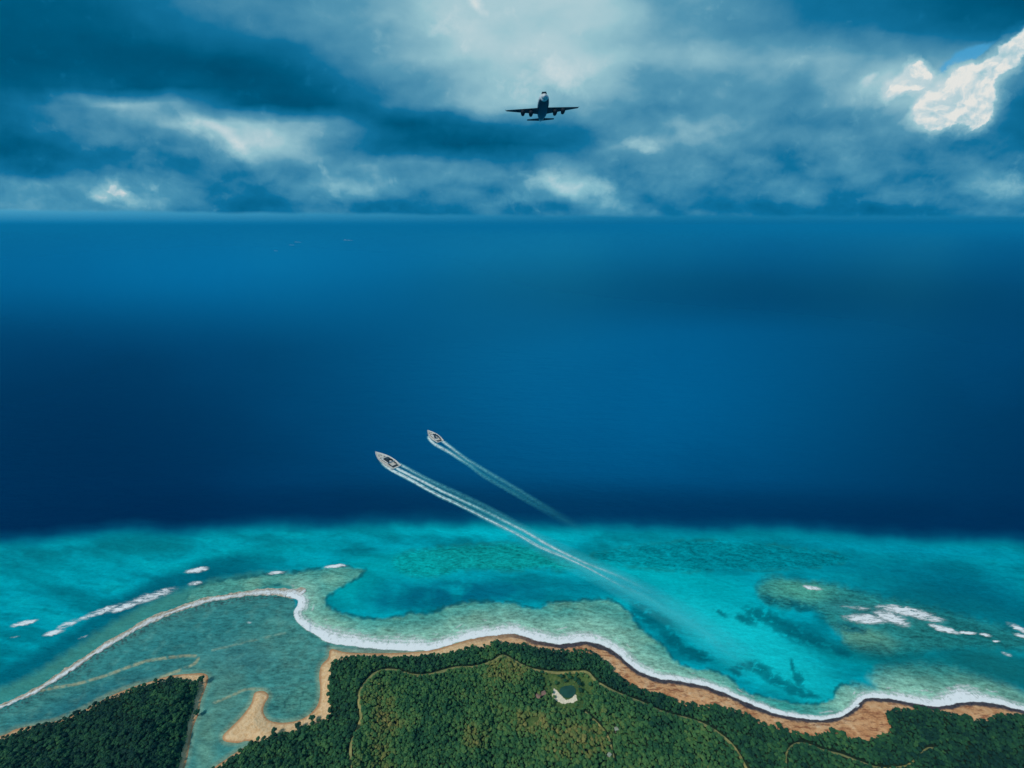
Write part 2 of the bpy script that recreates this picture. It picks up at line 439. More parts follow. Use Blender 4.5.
def water_fields(x, y):
    wx = x + 7 * fbm(x, y, 34, 4, 1); wy = y + 5 * fbm(x, y, 30, 4, 5)
    fx = x + 3 * fbm(x, y, 7, 3, 21) + 2.0 * fbm(x, y, 22, 2, 2); fy = y + 2.2 * fbm(x, y, 7, 3, 25) + 1.5 * fbm(x, y, 22, 2, 8)
    C = np.zeros(x.shape + (3,))
    def lay(mask, rgb):
        nonlocal C
        m = np.clip(mask, 0, 1)[..., None]
        C = C * (1 - m) + s2l(rgb) * m
    def ell(cx, cy, rx, ry, ang=0, soft=0.8, X=None, Y=None):
        X = wx if X is None else X; Y = wy if Y is None else Y
        a = R(ang); dx = X - cx; dy = Y - cy
        u = (dx * math.cos(a) + dy * math.sin(a)) / rx; v = (-dx * math.sin(a) + dy * math.cos(a)) / ry
        return 1 - sstep(np.hypot(u, v), 1 - soft, 1 + soft * 0.4)
    # open sea: basin depth colour, with cloud reflections and darker sides painted in
    lay(np.ones_like(x), (0, 48, 92))
    big = fbm(x, y * 2.2, 260, 3, 40)
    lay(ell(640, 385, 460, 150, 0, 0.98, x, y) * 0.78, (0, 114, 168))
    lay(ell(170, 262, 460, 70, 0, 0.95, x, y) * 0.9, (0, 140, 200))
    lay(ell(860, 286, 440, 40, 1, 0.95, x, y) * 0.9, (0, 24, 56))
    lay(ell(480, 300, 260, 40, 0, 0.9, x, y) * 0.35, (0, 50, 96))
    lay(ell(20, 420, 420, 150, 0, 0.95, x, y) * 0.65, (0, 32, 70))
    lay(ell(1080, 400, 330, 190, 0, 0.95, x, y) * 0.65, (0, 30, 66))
    lay(np.clip(big * 0.5, 0, 0.2), (0, 80, 130))
    # drop-off: where the shelf begins
    edge = np.interp(x, [-400, -100, 0, 100, 200, 330, 430, 520, 620, 760, 900, 1024, 1200], [560, 545, 534, 528, 524, 519, 517, 519, 521, 524, 530, 538, 548])
    lay(sstep(y, edge - 50, edge - 16) * 0.55, (0, 34, 74))
    e = wy * 0.6 + y * 0.4 - edge + 8 * fbm(x * 0.45, y, 42, 4, 300)
    lay(sstep(e, -9, 9) * 0.75, (0, 98, 132))
    lay(sstep(e, 0, 16), (0, 146, 158))
    sh = sstep(e, 2, 20)
    # mottled shelf: wide streaks running along the coast
    st = fbm(x * 0.55 + y * 0.3, y * 2.1 - x * 0.28, 46, 5, 50)
    lay(sh * sstep(st, -0.15, 0.35) * 0.8, (0, 104, 114))
    lay(sh * sstep(-st, 0.05, 0.5) * 0.35, (8, 170, 172))
    st2 = fbm(x * 0.5 + y * 0.2, y * 2.4 - x * 0.2, 15, 4, 55)
    lay(sh * sstep(st2, 0.05, 0.45) * 0.45, (0, 92, 100))
    lay(sh * ell(110, 550, 230, 16, -2) * 0.6 * sstep(st, -.4, .2), (4, 112, 118))
    lay(sh * ell(860, 560, 260, 26, 4) * 0.5 * sstep(-st, -.4, .2), (0, 116, 128))
    lay(sh * ell(40, 575, 150, 16, -8) * 0.4, (0, 150, 158))
    lay(ell(470, 530, 130, 9, 2) * 0.8 * sh, (0, 172, 182))
    lay(ell(250, 556, 90, 9, -6) * 0.5, (0, 160, 166))
    lay(ell(900, 548, 140, 9, 4) * 0.5, (0, 140, 160))
    # broad darker teal water on the right shelf
    lay(ell(960, 590, 150, 28, 12) * 0.75, (0, 96, 112))
    lay(ell(1010, 612, 110, 16, 18) * 0.6, (0, 84, 98))
    # dark band outside the left bar
    bd = seg_dist(x, y, BAR + np.array([8, -30.0]), 60)
    lay((1 - sstep(bd + 5 * fbm(x, y, 18, 4, 3), 4, 19)) * 0.85 * sstep(310 - x, 0, 80), (0, 84, 98))
    bd2 = seg_dist(x, y, BAR + np.array([3, -10.0]), 60)
    lay((1 - sstep(bd2 + 3 * fbm(x, y, 9, 4, 6), 3, 14)) * 0.85 * sstep(340 - x, 0, 40), (60, 124, 110))
    # bright channel of the middle
    lay(ell(745, 640, 150, 34, 32) * 0.95, (14, 176, 180))
    lay(ell(700, 585, 90, 20, 20) * 0.8, (0, 158, 164))
    lay(ell(640, 572, 120, 12, 8) * 0.5, (0, 158, 162))
    lay(ell(620, 590, 50, 12, 5) * 0.6, (0, 120, 136))
    # ripple reefs
    for poly, c, a in ((RIPPLE_REEF, (10, 132, 122), 0.75), (RIPPLE_RIGHT, (0, 112, 118), 0.6)):
        s = sdf(fx, fy, poly, 12)
        lay(sstep(s, -2, 5) * a, c)
        lay((1 - sstep(np.abs(s), 0, 3.0)) * sstep(fbm(x, y, 14, 2, 60), -0.25, 0.3) * 0.45, (20, 104, 100))
    lay(ell(400, 565, 60, 16, 0) * 0.5, (0, 154, 154))
    lay(ell(350, 590, 30, 22, 0) * 0.6, (0, 156, 156))
    # dark lagoon pool in the middle left
    pool = ell(455, 594, 110, 17, -3) * sstep(fbm(x, y * 1.3, 30, 4, 70), -0.55, 0.05)
    lay(pool * 0.95, (0, 92, 112))
    lay(ell(415, 600, 42, 13, 0) * 0.6, (0, 86, 104))
    lay(ell(580, 588, 50, 12, 0) * 0.6, (0, 112, 126))
    # fringing sand and coral flat along the shore
    s = sdf(fx, fy, REEF_SHORE, 50)
    fr = np.where(x > 850, sstep(s + 2.5 * fbm(x, y, 10, 3, 67), -5, 9), sstep(s, -1.0, 2.5))
    lay(fr * 0.9, (72, 138, 124))
    lay(fr * sstep(fbm(x * 0.7, y * 1.5, 26, 4, 80), -0.1, 0.5) * 0.5, (112, 152, 126))
    lay(sstep(s, 4, 26) * 0.35, (128, 172, 148))
    ds = seg_dist(x, y, smooth_line([(299, 601), (296, 618), (304, 627), (331, 642)] + COAST[2:], n=3), 40)
    lay(fr * (1 - sstep(ds, 6, 34)) * 0.55, (150, 186, 162))
    lay((1 - sstep(np.abs(s + 0.5), 0.4, 2.6)) * sstep(fbm(x, y, 10, 3, 61), -0.35, 0.2) * np.where(x > 860, 0.2, 0.75), (14, 76, 78))
    lay(fr * ell(780, 700, 70, 20, 20) * 0.85, (8, 130, 122))
    lay(fr * ell(690, 655, 60, 18, 35) * 0.5, (40, 140, 124))
    lay(fr * ell(985, 690, 90, 16, 15) * 0.4, (46, 116, 100))
    # coral plateau right
    s = sdf(fx, fy, PLATEAU, 40)
    pl = sstep(s + 3 * fbm(x, y, 10, 3, 66), -4, 6)
    lay(pl * 0.85, (40, 116, 108))
    lay(pl * ell(800, 590, 40, 12, 5) * 0.8, (72, 142, 120))
    lay(pl * ell(865, 640, 36, 13, 12) * 0.8, (88, 136, 112))
    lay(pl * ell(985, 635, 60, 12, 18) * 0.5, (20, 92, 92))
    lay(pl * ell(880, 612, 60, 9, 8) * 0.6, (52, 100, 100))
    lay((1 - sstep(np.abs(s), 0.5, 3.8)) * sstep(fbm(x, y, 12, 3, 62), -0.3, 0.3) * 0.35, (8, 82, 88))
    lay(ell(925, 662, 125, 15, 8) * (1 - fr * .4) * 0.85, (10, 92, 92))
    lay(ell(1000, 664, 80, 24, 20) * (1 - fr * 0.4) * 0.85, (14, 90, 90))
    lay(ell(960, 610, 130, 16, 14) * 0.5, (8, 92, 98))
    lay(ell(850, 662, 50, 12, 20) * 0.5, (0, 118, 120))
    # sea-grass and coral patches
    weed = np.zeros_like(x)
    for (cx, cy, rx, ry, a) in ((655, 620, 28, 12, 25), (640, 612, 16, 9, 40), (700, 658, 16, 4, 12), (745, 620, 16, 6, 20), (840, 652, 18, 5, 20), (770, 600, 14, 6, 20), (852, 628, 22, 6, 15), (735, 672, 10, 4, 30), (810, 695, 14, 4, 10), (672, 640, 24, 8, 45), (692, 652, 26, 5, 12), (640, 606, 12, 5, 10), (786, 628, 44, 11, 30), (762, 616, 30, 8, 20), (812, 640, 26, 7, 28), (720, 613, 10, 3, 25),
                                (757, 668, 20, 9, 20), (776, 680, 28, 8, 25), (795, 690, 24, 6, 20), (792, 666, 9, 4, 70), (798, 678, 6, 14, -25), (740, 666, 8, 5, 0), (800, 606, 26, 7, 15)):
        weed = np.maximum(weed, ell(cx, cy, rx, ry, a, 0.7, fx, fy))
    weed = weed * sstep(fbm(x * .8 + y * .5, y * 1.4 - x * .5, 6, 4, 90) + weed * 0.55, 0.05, 0.4)
    lay(weed * 0.72, (0, 78, 88))
    # enclosed lagoon between bar and land
    LAG = [(-300, 805), (-120, 752), (0, 709), (40, 690), (80, 663), (127, 635), (168, 615), (211, 601), (260, 594), (292, 597), (296, 618), (304, 627), (318, 636), (331, 643), (400, 650), (440, 652), (440, 700), (330, 800), (-300, 1000)]
    s = sdf(x, y, smooth_line(LAG, True, 3), 60)
    lg = sstep(s, -1.5, 1.5)
    lay(lg, (58, 118, 112))
    lay(lg * ell(180, 640, 130, 20, -20) * 0.7, (40, 112, 112))
    lay(lg * ell(250, 655, 60, 22, 0) * 0.45, (52, 104, 106))
    lay(lg * ell(80, 705, 110, 16, -22) * 0.7, (24, 88, 96))
    lay(lg * ell(285, 650, 44, 30, 30) * 0.35, (78, 132, 118))
    lay(lg * ell(225, 700, 26, 40, 5) * 0.7, (82, 126, 112))
    lay(lg * ell(300, 700, 26, 22, 0) * 0.6, (74, 124, 108))
    lay(lg * ell(205, 745, 14, 40, 5) * 0.6, (96, 134, 112))
    lay(lg * ell(390, 650, 70, 5, 0) * 0.9, (96, 118, 112))
    lay(lg * sstep(fbm(x + y, y * 1.2 - x * .3, 15, 4, 95), 0.0, 0.5) * 0.3, (90, 134, 120))
    lay(lg * sstep(-fbm(x + y, y * 1.2 - x * .3, 15, 4, 95), 0.05, 0.5) * 0.25, (34, 92, 94))
    bl = seg_dist(x, y, BAR + np.array([1.5, 5.0]), 14)
    lay((1 - sstep(bl, 1.0, 4.5)) * lg * sstep(perlin(x / 3.1, y / 1.7) + 0.5 * perlin(x / 1.9 + 7, y / 1.3), -0.05, 0.3) * 0.8, (54, 62, 62))
    # thin sand ridges under the shallow water
    for ln, w, a, c in (([(30, 692), (60, 687), (80, 683), (110, 674), (140, 663), (165, 658), (185, 656), (197, 657), (196, 662), (188, 667), (175, 672), (160, 678)], 1.3, 0.75, (150, 146, 112)),
                        ([(212, 650), (240, 644), (262, 638), (285, 633)], 1.0, 0.4, (132, 150, 126)),
                        ([(90, 668), (84, 690), (76, 705), (62, 716), (60, 722)], 1.4, 0.4, (44, 80, 80)),
                        ([(0, 737), (27, 727), (54, 720), (81, 709), (108, 695), (140, 683)], 2.0, 0.45, (120, 128, 100)),
                        ([(214, 703), (228, 697), (245, 690), (262, 689)], 1.2, 0.6, (150, 146, 112)),
                        ([(262, 689), (285, 687), (305, 683), (320, 680)], 1.1, 0.55, (60, 96, 90)),
                        ([(329, 640), (328, 650), (330, 656)], 1.4, 0.6, (60, 78, 76))):
        d = seg_dist(fx * 0.3 + x * 0.7, fy * 0.3 + y * 0.7, smooth_line(ln), 8)
        lay((1 - sstep(d, w * 0.5, w * 1.6)) * a * sstep(fbm(x, y, 5, 2, 99), -0.6, 0.1), c)
    # dark coral heads dotted over the little bay
    dots = sstep(perlin(x / 2.6 + 3, y / 2.1), 0.22, 0.42) * ell(293, 699, 20, 14, -10, 0.5, x, y)
    lay(dots * 0.6, (24, 70, 72))
    # pale shallow rim along sand
    for poly, a in ((MAIN, 0.45), (HEAD, 0.3)):
        d = -sdf(x, y, poly, 14)
        lay((1 - sstep(d, 0, 6)) * a * lg, (140, 150, 118))
    C = C * (1 + 0.46 * sh[..., None])
    rp = np.maximum(sstep(sdf(fx, fy, RIPPLE_REEF, 12), -2, 4), sstep(sdf(fx, fy, RIPPLE_RIGHT, 12), -2, 4))
    tex = np.clip(rp * 0.75 + fr * 0.9 + pl * 0.8 + lg * 0.45 + sh * 0.35, 0, 1)
    return C, tex, sh

def water_material():
    m = bpy.data.materials.new('sea_water'); m.use_nodes = True
    n = Nodes(m.node_tree)
    p = n.new('ShaderNodeBsdfPrincipled')
    a = n.new('ShaderNodeAttribute', attribute_name='bottom').outputs['Color']
    tex = n.new('ShaderNodeAttribute', attribute_name='reef').outputs['Fac']
    pos = n.new('ShaderNodeNewGeometry').outputs['Position']
    # fine ripple bands and coral grain, anchored to the sea floor
    wave = n.new('ShaderNodeTexWave', wave_type='BANDS', bands_direction='DIAGONAL')
    n.put(wave.inputs['Vector'], n.vmath('MULTIPLY', pos, (0.45, 1.0, 1.0)))
    wave.inputs['Scale'].default_value = 0.032
    wave.inputs['Distortion'].default_value = 14.0
    wave.inputs['Detail'].default_value = 3.0
    wave.inputs['Detail Scale'].default_value = 1.6
    g1 = n.noise(n.vmath('MULTIPLY', pos, (0.6, 1.3, 1.0)), 0.30, 4, 0.75)
    g2 = n.noise(n.vmath('MULTIPLY', pos, (0.5, 1.2, 1.0)), 0.045, 5, 0.6)
    k = n.math('ADD', n.math('MULTIPLY', n.math('SUBTRACT', wave.outputs['Fac'], 0.5), 0.30), n.math('MULTIPLY', n.math('SUBTRACT', g1, 0.5), 2.4))
    k = n.math('ADD', k, n.math('MULTIPLY', n.math('SUBTRACT', g2, 0.5), 0.8))
    k = n.math('ADD', 1.0, n.math('MULTIPLY', k, tex))
    cmul = n.vmath('SCALE', a, scale=k)
    p = n.new('ShaderNodeBsdfDiffuse')
    n.put(p.inputs['Color'], cmul)
    gl = n.new('ShaderNodeBsdfGlossy')
    gl.inputs['Color'].default_value = (0.05, 0.62, 0.85, 1)
    gl.inputs['Roughness'].default_value = 0.26
    fr_ = n.new('ShaderNodeFresnel'); fr_.inputs['IOR'].default_value = 1.33
    b = n.new('ShaderNodeBump')
    h1 = n.noise(n.vmath('MULTIPLY', pos, (0.4, 1.0, 1.0)), 0.035, 6, 0.68)
    b.inputs['Strength'].default_value = 1.0
    b.inputs['Distance'].default_value = 4.5
    n.put(b.inputs['Height'], h1)
    n.put(p.inputs['Normal'], b.outputs[0]); n.put(gl.inputs['Normal'], b.outputs[0])
    ms = n.new('ShaderNodeMixShader')
    n.put(ms.inputs[0], n.math('MULTIPLY', fr_.outputs[0], 0.75)); n.put(ms.inputs[1], p.outputs[0]); n.put(ms.inputs[2], gl.outputs[0])
    o = n.new('ShaderNodeOutputMaterial'); n.put(o.inputs[0], ms.outputs[0])
    return m

def tensor(xs, ys):
    X, Y = np.meshgrid(xs, ys)
    nx, ny = len(xs), len(ys)
    i = np.arange(ny - 1)[:, None] * nx + np.arange(nx - 1)[None, :]
    F = np.stack([i, i + 1, i + nx + 1, i + nx], -1).reshape(-1, 4)
    return X, Y, F[:, ::-1]

def subset(V, F, keep_face, *arrs):
    F = F[keep_face]
    u, inv = np.unique(F.ravel(), return_inverse=True)
    return V[u], inv.reshape(F.shape), u

# ---- the sea: one sheet from under the viewer to the horizon
xs = np.concatenate([np.linspace(-1400, -140, 22), np.arange(-100, 1125, 1.3), np.linspace(1165, 2400, 22)])
ys = np.concatenate([[227.1, 227.5, 228, 229, 230, 231.5, 233, 235, 237.5], np.arange(240, 506, 4.0), np.arange(508, 800, 1.05), np.linspace(806, 1300, 16)])
X, Y, F = tensor(xs, ys)
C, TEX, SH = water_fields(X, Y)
V = ground(X, Y).reshape(-1, 3)
sea = link_mesh('sea_water', V, F, water_material())
prop(sea, 'blue sea turning turquoise over the reef', None, None, 'structure')
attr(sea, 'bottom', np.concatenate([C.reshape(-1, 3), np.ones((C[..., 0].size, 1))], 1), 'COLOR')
attr(sea, 'reef', TEX)

# ------------------------------------------------------------------ land
PATH1 = smooth_line([(351, 800), (351, 768), (351, 745), (358, 728), (361, 716), (359, 703), (360, 692), (367, 681), (376, 673), (388, 670), (398, 671), (412, 675), (425, 675.5), (440, 672), (456, 668), (475, 667), (492, 662), (502, 656), (512, 660), (525, 667), (540, 671), (560, 673), (580, 672), (588, 673), (597, 682), (615, 692), (640, 702), (665, 713), (695, 721), (715, 731), (732, 745), (742, 760), (750, 778), (760, 810)])
PATH2 = smooth_line([(585, 712), (596, 722), (607, 735), (612, 750), (614, 762)])
PATH3 = smooth_line([(790, 780), (786, 765), (787, 752), (795, 744), (806, 744), (822, 750), (842, 755), (860, 762), (880, 768), (905, 766), (918, 757), (926, 749), (935, 748)])
PATHS = [PATH1, PATH2, PATH3]

def land_height(x, y):
    m = sdf(x, y, MAIN, 60); h = sdf(x, y, HEAD, 60)
    s = np.maximum(m, h)
    mf = np.maximum(sdf(x, y, MAIN_F, 60), sdf(x, y, HEAD_F, 60))
    beach = np.where(s > 0, np.minimum(s * 0.16, 2.0), s * 0.35)
    hill = sstep(mf, 0, 45) * (11 + 17 * fbm(x, y, 80, 4, 120)) + np.clip(mf, 0, 12) * 0.22
    d = np.minimum(seg_dist(x, y, PATH1, 30), seg_dist(x, y, PATH3, 30))
    hill += sstep(mf, 2, 20) * 4.5 * (1 - sstep(d, 0, 30))
    cl = np.hypot((x - 566) / 30, (y - 690) / 19)
    hill = hill * sstep(cl, 0.7, 1.6) + 6.0 * (1 - sstep(cl, 0.7, 1.6))
    return np.where(mf > 0, np.maximum(beach, 0) + hill, beach), s, mf

xs = np.concatenate([np.linspace(-470, -120, 25), np.arange(-110, 1135, 1.3), np.linspace(1150, 1470, 25)])
ys = np.concatenate([np.arange(625, 800, 1.0), np.linspace(804, 1280, 40)])
X, Y, F = tensor(xs, ys)
LH, LS, LF = land_height(X, Y)
V = ground(X, Y, LH).reshape(-1, 3)
s_f = LS.ravel()[F].max(1); f_f = LF.ravel()[F]
def ground_mat(name, kind):
    m = bpy.data.materials.new(name); m.use_nodes = True
    n = Nodes(m.node_tree)
    p = n.new('ShaderNodeBsdfPrincipled'); p.inputs['Roughness'].default_value = 0.95; p.inputs['Specular IOR Level'].default_value = 0.15
    pos = n.new('ShaderNodeNewGeometry').outputs['Position']
    a = n.noise(pos, 0.06, 6, 0.65); b_ = n.noise(pos, 0.35, 4, 0.7)
    if kind == 'beach':
        shore = n.new('ShaderNodeAttribute', attribute_name='shore').outputs['Fac']
        rocky = n.new('ShaderNodeAttribute', attribute_name='rocky').outputs['Fac']
        sand = n.ramp(n.math('ADD', n.math('MULTIPLY', a, 0.6), n.math('MULTIPLY', b_, 0.4)), [(0.30, rgba(150, 98, 66)), (0.42, rgba(206, 146, 98)), (0.54, rgba(230, 176, 126)), (0.70, rgba(238, 206, 168))])
        streak = n.noise(n.vmath('MULTIPLY', pos, (0.5, 1.6, 1)), 0.22, 5, 0.7)
        sand = n.mix(n.math('MULTIPLY', n.maprange(streak, 0.50, 0.62, 0, 0.8), rocky), sand, rgba(138, 78, 50))
        pale = n.ramp(b_, [(0.3, rgba(214, 166, 112)), (0.6, rgba(242, 206, 160))])
        pale = n.mix(n.maprange(n.math('ADD', shore, n.math('MULTIPLY', n.math('SUBTRACT', a, 0.5), 5.0)), 0.5, 3.4, 0.75, 0.0, smooth=True), pale, rgba(172, 116, 74))
        base = n.mix(rocky, pale, sand)
        wet = n.math('ADD', shore, n.math('MULTIPLY', n.math('SUBTRACT', a, 0.5), 9.0))
        wetm = n.math('MULTIPLY', n.maprange(wet, 3.6, 6.2, 1.0, 0.0, smooth=True), rocky)
        rock = n.ramp(b_, [(0.3, rgba(44, 42, 52)), (0.7, rgba(96, 84, 82))])
        n.put(p.inputs['Base Color'], n.mix(wetm, base, rock))
        n.put(p.inputs['Roughness'], n.maprange(wetm, 0, 1, 0.95, 0.5))
    else:
        clr = n.new('ShaderNodeAttribute', attribute_name='clearing').outputs['Fac']
        soil = n.ramp(b_, [(0.3, rgba(18, 40, 24)), (0.7, rgba(48, 66, 34))])
        lawn = n.ramp(n.math('ADD', n.math('MULTIPLY', a, .5), n.math('MULTIPLY', b_, .5)), [(0.35, rgba(50, 84, 44)), (0.5, rgba(86, 112, 58)), (0.65, rgba(132, 138, 84))])
        n.put(p.inputs['Base Color'], n.mix(clr, soil, lawn))
    bp = n.new('ShaderNodeBump'); bp.inputs['Strength'].default_value = 0.7; bp.inputs['Distance'].default_value = 1.5
    n.put(bp.inputs['Height'], b_); n.put(p.inputs['Normal'], bp.outputs[0])
    o = n.new('ShaderNodeOutputMaterial'); n.put(o.inputs[0], p.outputs[0])
    return m
beach_mat = ground_mat('beach_sand', 'beach'); soil_mat = ground_mat('forest_soil', 'soil')
rock_amt = sstep(X, 440, 560)
inforest = f_f.min(1) > 1.0
onland = s_f > -3.0
v_, F_, u_ = subset(V, F, onland & ~inforest)
beach = link_mesh('beach', v_, F_, beach_mat)
attr(beach, 'shore', LS.ravel()[u_]); attr(beach, 'rocky', rock_amt.ravel()[u_])
prop(beach, None, None, None, 'structure')
v_, F_, u_ = subset(V, F, onland & inforest)
soil = link_mesh('ground', v_, F_, soil_mat)
CLEAR = smooth_line([(541, 673), (560, 672), (584, 672), (594, 680), (592, 694), (584, 700), (585, 708), (572, 713), (556, 710), (550, 700), (546, 690)], True)
CLEAR2 = smooth_line([(524, 716), (536, 712), (543, 720), (538, 730), (526, 731), (518, 725)], True)
WXc = X + 4 * fbm(X, Y, 9, 3, 160); WYc = Y + 3 * fbm(X, Y, 9, 3, 165)
cx = np.maximum(sstep(sdf(WXc, WYc, CLEAR, 20), -1, 1.5), 0.8 * sstep(sdf(X, Y, CLEAR2, 20), -1, 3))
attr(soil, 'clearing', cx.ravel()[u_])
prop(soil, None, None, None, 'structure')

def h_at(px, py):
    px = np.atleast_1d(np.asarray(px, float)); py = np.atleast_1d(np.asarray(py, float))
    return land_height(px, py)[0]

# white sand bar of the left, with its own low relief
def bar_width(x):
    return np.interp(x, [-300, 0, 60, 150, 230, 285, 297, 305], [1.6, 1.8, 3.2, 3.6, 2.8, 4.6, 5.2, 3.0]) * (1 + 0.45 * fbm(x, x * 0.3, 22, 3, 77))
xs2 = np.concatenate([np.linspace(-300, -60, 40), np.arange(-60, 318, 1.0)]); ys2 = np.arange(580, 806, 0.9)
X2, Y2, F2 = tensor(xs2, ys2)
bd = seg_dist(X2 + 1.6 * fbm(X2, Y2, 8, 3, 33), Y2 + 1.2 * fbm(X2, Y2, 8, 3, 34), BAR, 12)
hb = (bar_width(X2) * 0.85 - bd + 0.9 * fbm(X2, Y2, 5, 3, 31)) * 0.22
v_, F_, u_ = subset(ground(X2, Y2, np.minimum(hb, 0.9)).reshape(-1, 3), F2, (hb.ravel()[F2] > -0.35).any(1))
m = bpy.data.materials.new('bar_sand'); m.use_nodes = True
n = Nodes(m.node_tree); p = n.new('ShaderNodeBsdfPrincipled'); p.inputs['Roughness'].default_value = 0.9
pos = n.new('ShaderNodeNewGeometry').outputs['Position']
n.put(p.inputs['Base Color'], n.ramp(n.noise(n.vmath('MULTIPLY', pos, (1, 1, 1)), 0.3, 5, 0.7), [(0.34, rgba(104, 98, 84)), (0.46, rgba(168, 152, 128)), (0.62, rgba(206, 198, 178))]))
o_ = n.new('ShaderNodeOutputMaterial'); n.put(o_.inputs[0], p.outputs[0])
prop(link_mesh('sandbar', v_, F_, m), None, None, None, 'structure')

# ------------------------------------------------------------------ foam
def foam_material(name, colr=(0.92, 0.95, 0.95, 1), sc1=0.25, stretch=(1, 1, 1), hard=0.16, lace=0.45):
    m = bpy.data.materials.new(name); m.use_nodes = True
    n = Nodes(m.node_tree)
    d = n.new('ShaderNodeAttribute', attribute_name='foam').outputs['Fac']
    pos = n.new('ShaderNodeNewGeometry').outputs['Position']
    a = n.noise(n.vmath('MULTIPLY', pos, stretch), sc1, 5, 0.72, 0.6)
    v = n.math('MULTIPLY', d, n.maprange(a, 0.5 - hard, 0.5 + hard, 1.0 - lace, 1.0 + lace))
    v = n.maprange(v, 0.04, 0.92, 0.0, 1.0, smooth=True)
    df = n.new('ShaderNodeBsdfPrincipled'); df.inputs['Base Color'].default_value = colr; df.inputs['Roughness'].default_value = 0.9
    tr = n.new('ShaderNodeBsdfTransparent')
    mx = n.new('ShaderNodeMixShader'); n.put(mx.inputs[0], v); n.put(mx.inputs[1], tr.outputs[0]); n.put(mx.inputs[2], df.outputs[0])
    o = n.new('ShaderNodeOutputMaterial'); n.put(o.inputs[0], mx.outputs[0])
    return m
foam_m = foam_material('surf_foam')
xs3 = np.arange(-60, 1100, 1.1); ys3 = np.arange(580, 735, 0.8)
X3, Y3, F3 = tensor(xs3, ys3)
SURF = smooth_line([(290, 596), (299, 601), (295, 611), (297, 620), (304, 627), (318, 635.5), (331, 642), (358, 646), (385, 649), (412, 650), (434, 648.5), (456, 642), (475, 637.5), (494, 634.5), (510, 632.5), (527, 636.5), (541, 640.5), (560, 643.5), (581, 640.5), (597, 642.5)] + COAST[15:-2], n=4)
WID = np.interp(SURF[:, 0], [290, 310, 350, 430, 480, 510, 560, 600, 700, 800, 850, 868, 890, 930, 955, 990, 1024, 1100], [7, 11, 13, 11, 9, 9, 10, 8, 5.0, 4.2, 5, 7, 6, 10, 18, 8, 5, 5])
wj = WID * (1 + 0.55 * fbm(SURF[:, 0], SURF[:, 1], 24, 4, 140))
d3, w3 = seg_dist(X3 + 1.2 * fbm(X3, Y3, 9, 3, 35), Y3 + 1.2 * fbm(X3, Y3, 9, 3, 36), SURF, 18, vals=wj)
land3 = np.maximum(sdf(X3, Y3, MAIN, 20), -50)
# seaward side of the surf line only
side = np.where(inside(X3, Y3, np.vstack([SURF, [(1100, 900), (500, 900), (260, 680), (262, 600)]])), -1.0, 1.0)
sd3 = d3 * side
rel = sd3 / np.maximum(w3, 1)
fo = np.where(sd3 > -1.5, 1.15 * (1 - np.clip((rel - 0.1) / 1.3, 0, 1)) ** 0.9 , 0) * sstep(sd3, -1.6, 0.2)
fo = fo * (1 - sstep(rel, 0.3, 0.6) * 0.35 * (0.5 + 0.5 * np.sin(sd3 * 1.9 + 3 * fbm(X3, Y3, 20, 3, 150))))
fo = np.where(d3 >= 17.9, 0, fo)
# a second, broken line of wash farther out
fo = np.maximum(fo, np.where(sd3 > 0, 0.42 * (1 - sstep(np.abs(sd3 - w3 * 1.45 - 1.0), 0.3, 1.5)) * sstep(fbm(X3, Y3, 16, 3, 155), 0.0, 0.35), 0))
# bar foam, seaward and on top
bdf = seg_dist(X3 + 1.6 * fbm(X3, Y3, 6, 3, 37), Y3 + 1.2 * fbm(X3, Y3, 6, 3, 38), BAR + np.array([0.5, 0.6]), 12)
fo = np.maximum(fo, np.where(X3 < 306, 0.66 * (1 - sstep(bdf, bar_width(X3) * 0.0, bar_width(X3) * 0.95 * (1 + .9 * fbm(X3, Y3, 11, 3, 39)))), 0))
v_, F_, u_ = subset(ground(X3, Y3, 0.35 + np.where(X3 < 310, 0.75, 0)).reshape(-1, 3), F3, (fo.ravel()[F3] > 0.06).any(1))
surf = link_mesh('surf_foam', v_, F_, foam_m)
attr(surf, 'foam', fo.ravel()[u_])
prop(surf, 'white surf foam running along the shore and the sandbar', 'foam', None, 'stuff')

breaker_m = foam_material('breaker_foam', sc1=0.22, stretch=(0.45, 1.5, 1), lace=0.75, hard=0.14)
def breakers(lst, name, label):
    x0 = min(b[0] - 1.8 * b[2] for b in lst); x1 = max(b[0] + 1.8 * b[2] for b in lst)
    y0 = min(b[1] - 1.5 * max(b[3], b[2] * .6) for b in lst) - 4; y1 = max(b[1] + 1.5 * max(b[3], b[2] * .6) for b in lst) + 4
    Xb, Yb, Fb = tensor(np.arange(x0, x1, 0.8), np.arange(y0, y1, 0.6))
    fxx = Xb + 2.0 * fbm(Xb, Yb, 8, 3, 41); fyy = Yb + 1.2 * fbm(Xb, Yb, 8, 3, 42)
    den = np.zeros_like(Xb)
    for (cx, cy, rx, ry, a, s) in lst:
        a = R(a); dx = fxx - cx; dy = fyy - cy
        u = (dx * math.cos(a) + dy * math.sin(a)) / rx; v = (-dx * math.sin(a) + dy * math.cos(a)) / ry
        den = np.maximum(den, s * 0.85 * (1 - sstep(np.hypot(u, v), 0.2, 1.4)))
    v_, F_, u_ = subset(ground(Xb, Yb, 0.3 + 0.5 * np.clip(den, 0, 1)).reshape(-1, 3), Fb, (den.ravel()[Fb] > 0.05).any(1))
    o = link_mesh(name, v_, F_, breaker_m); attr(o, 'foam', den.ravel()[u_])
    prop(o, label, 'breaking waves', None, 'stuff')
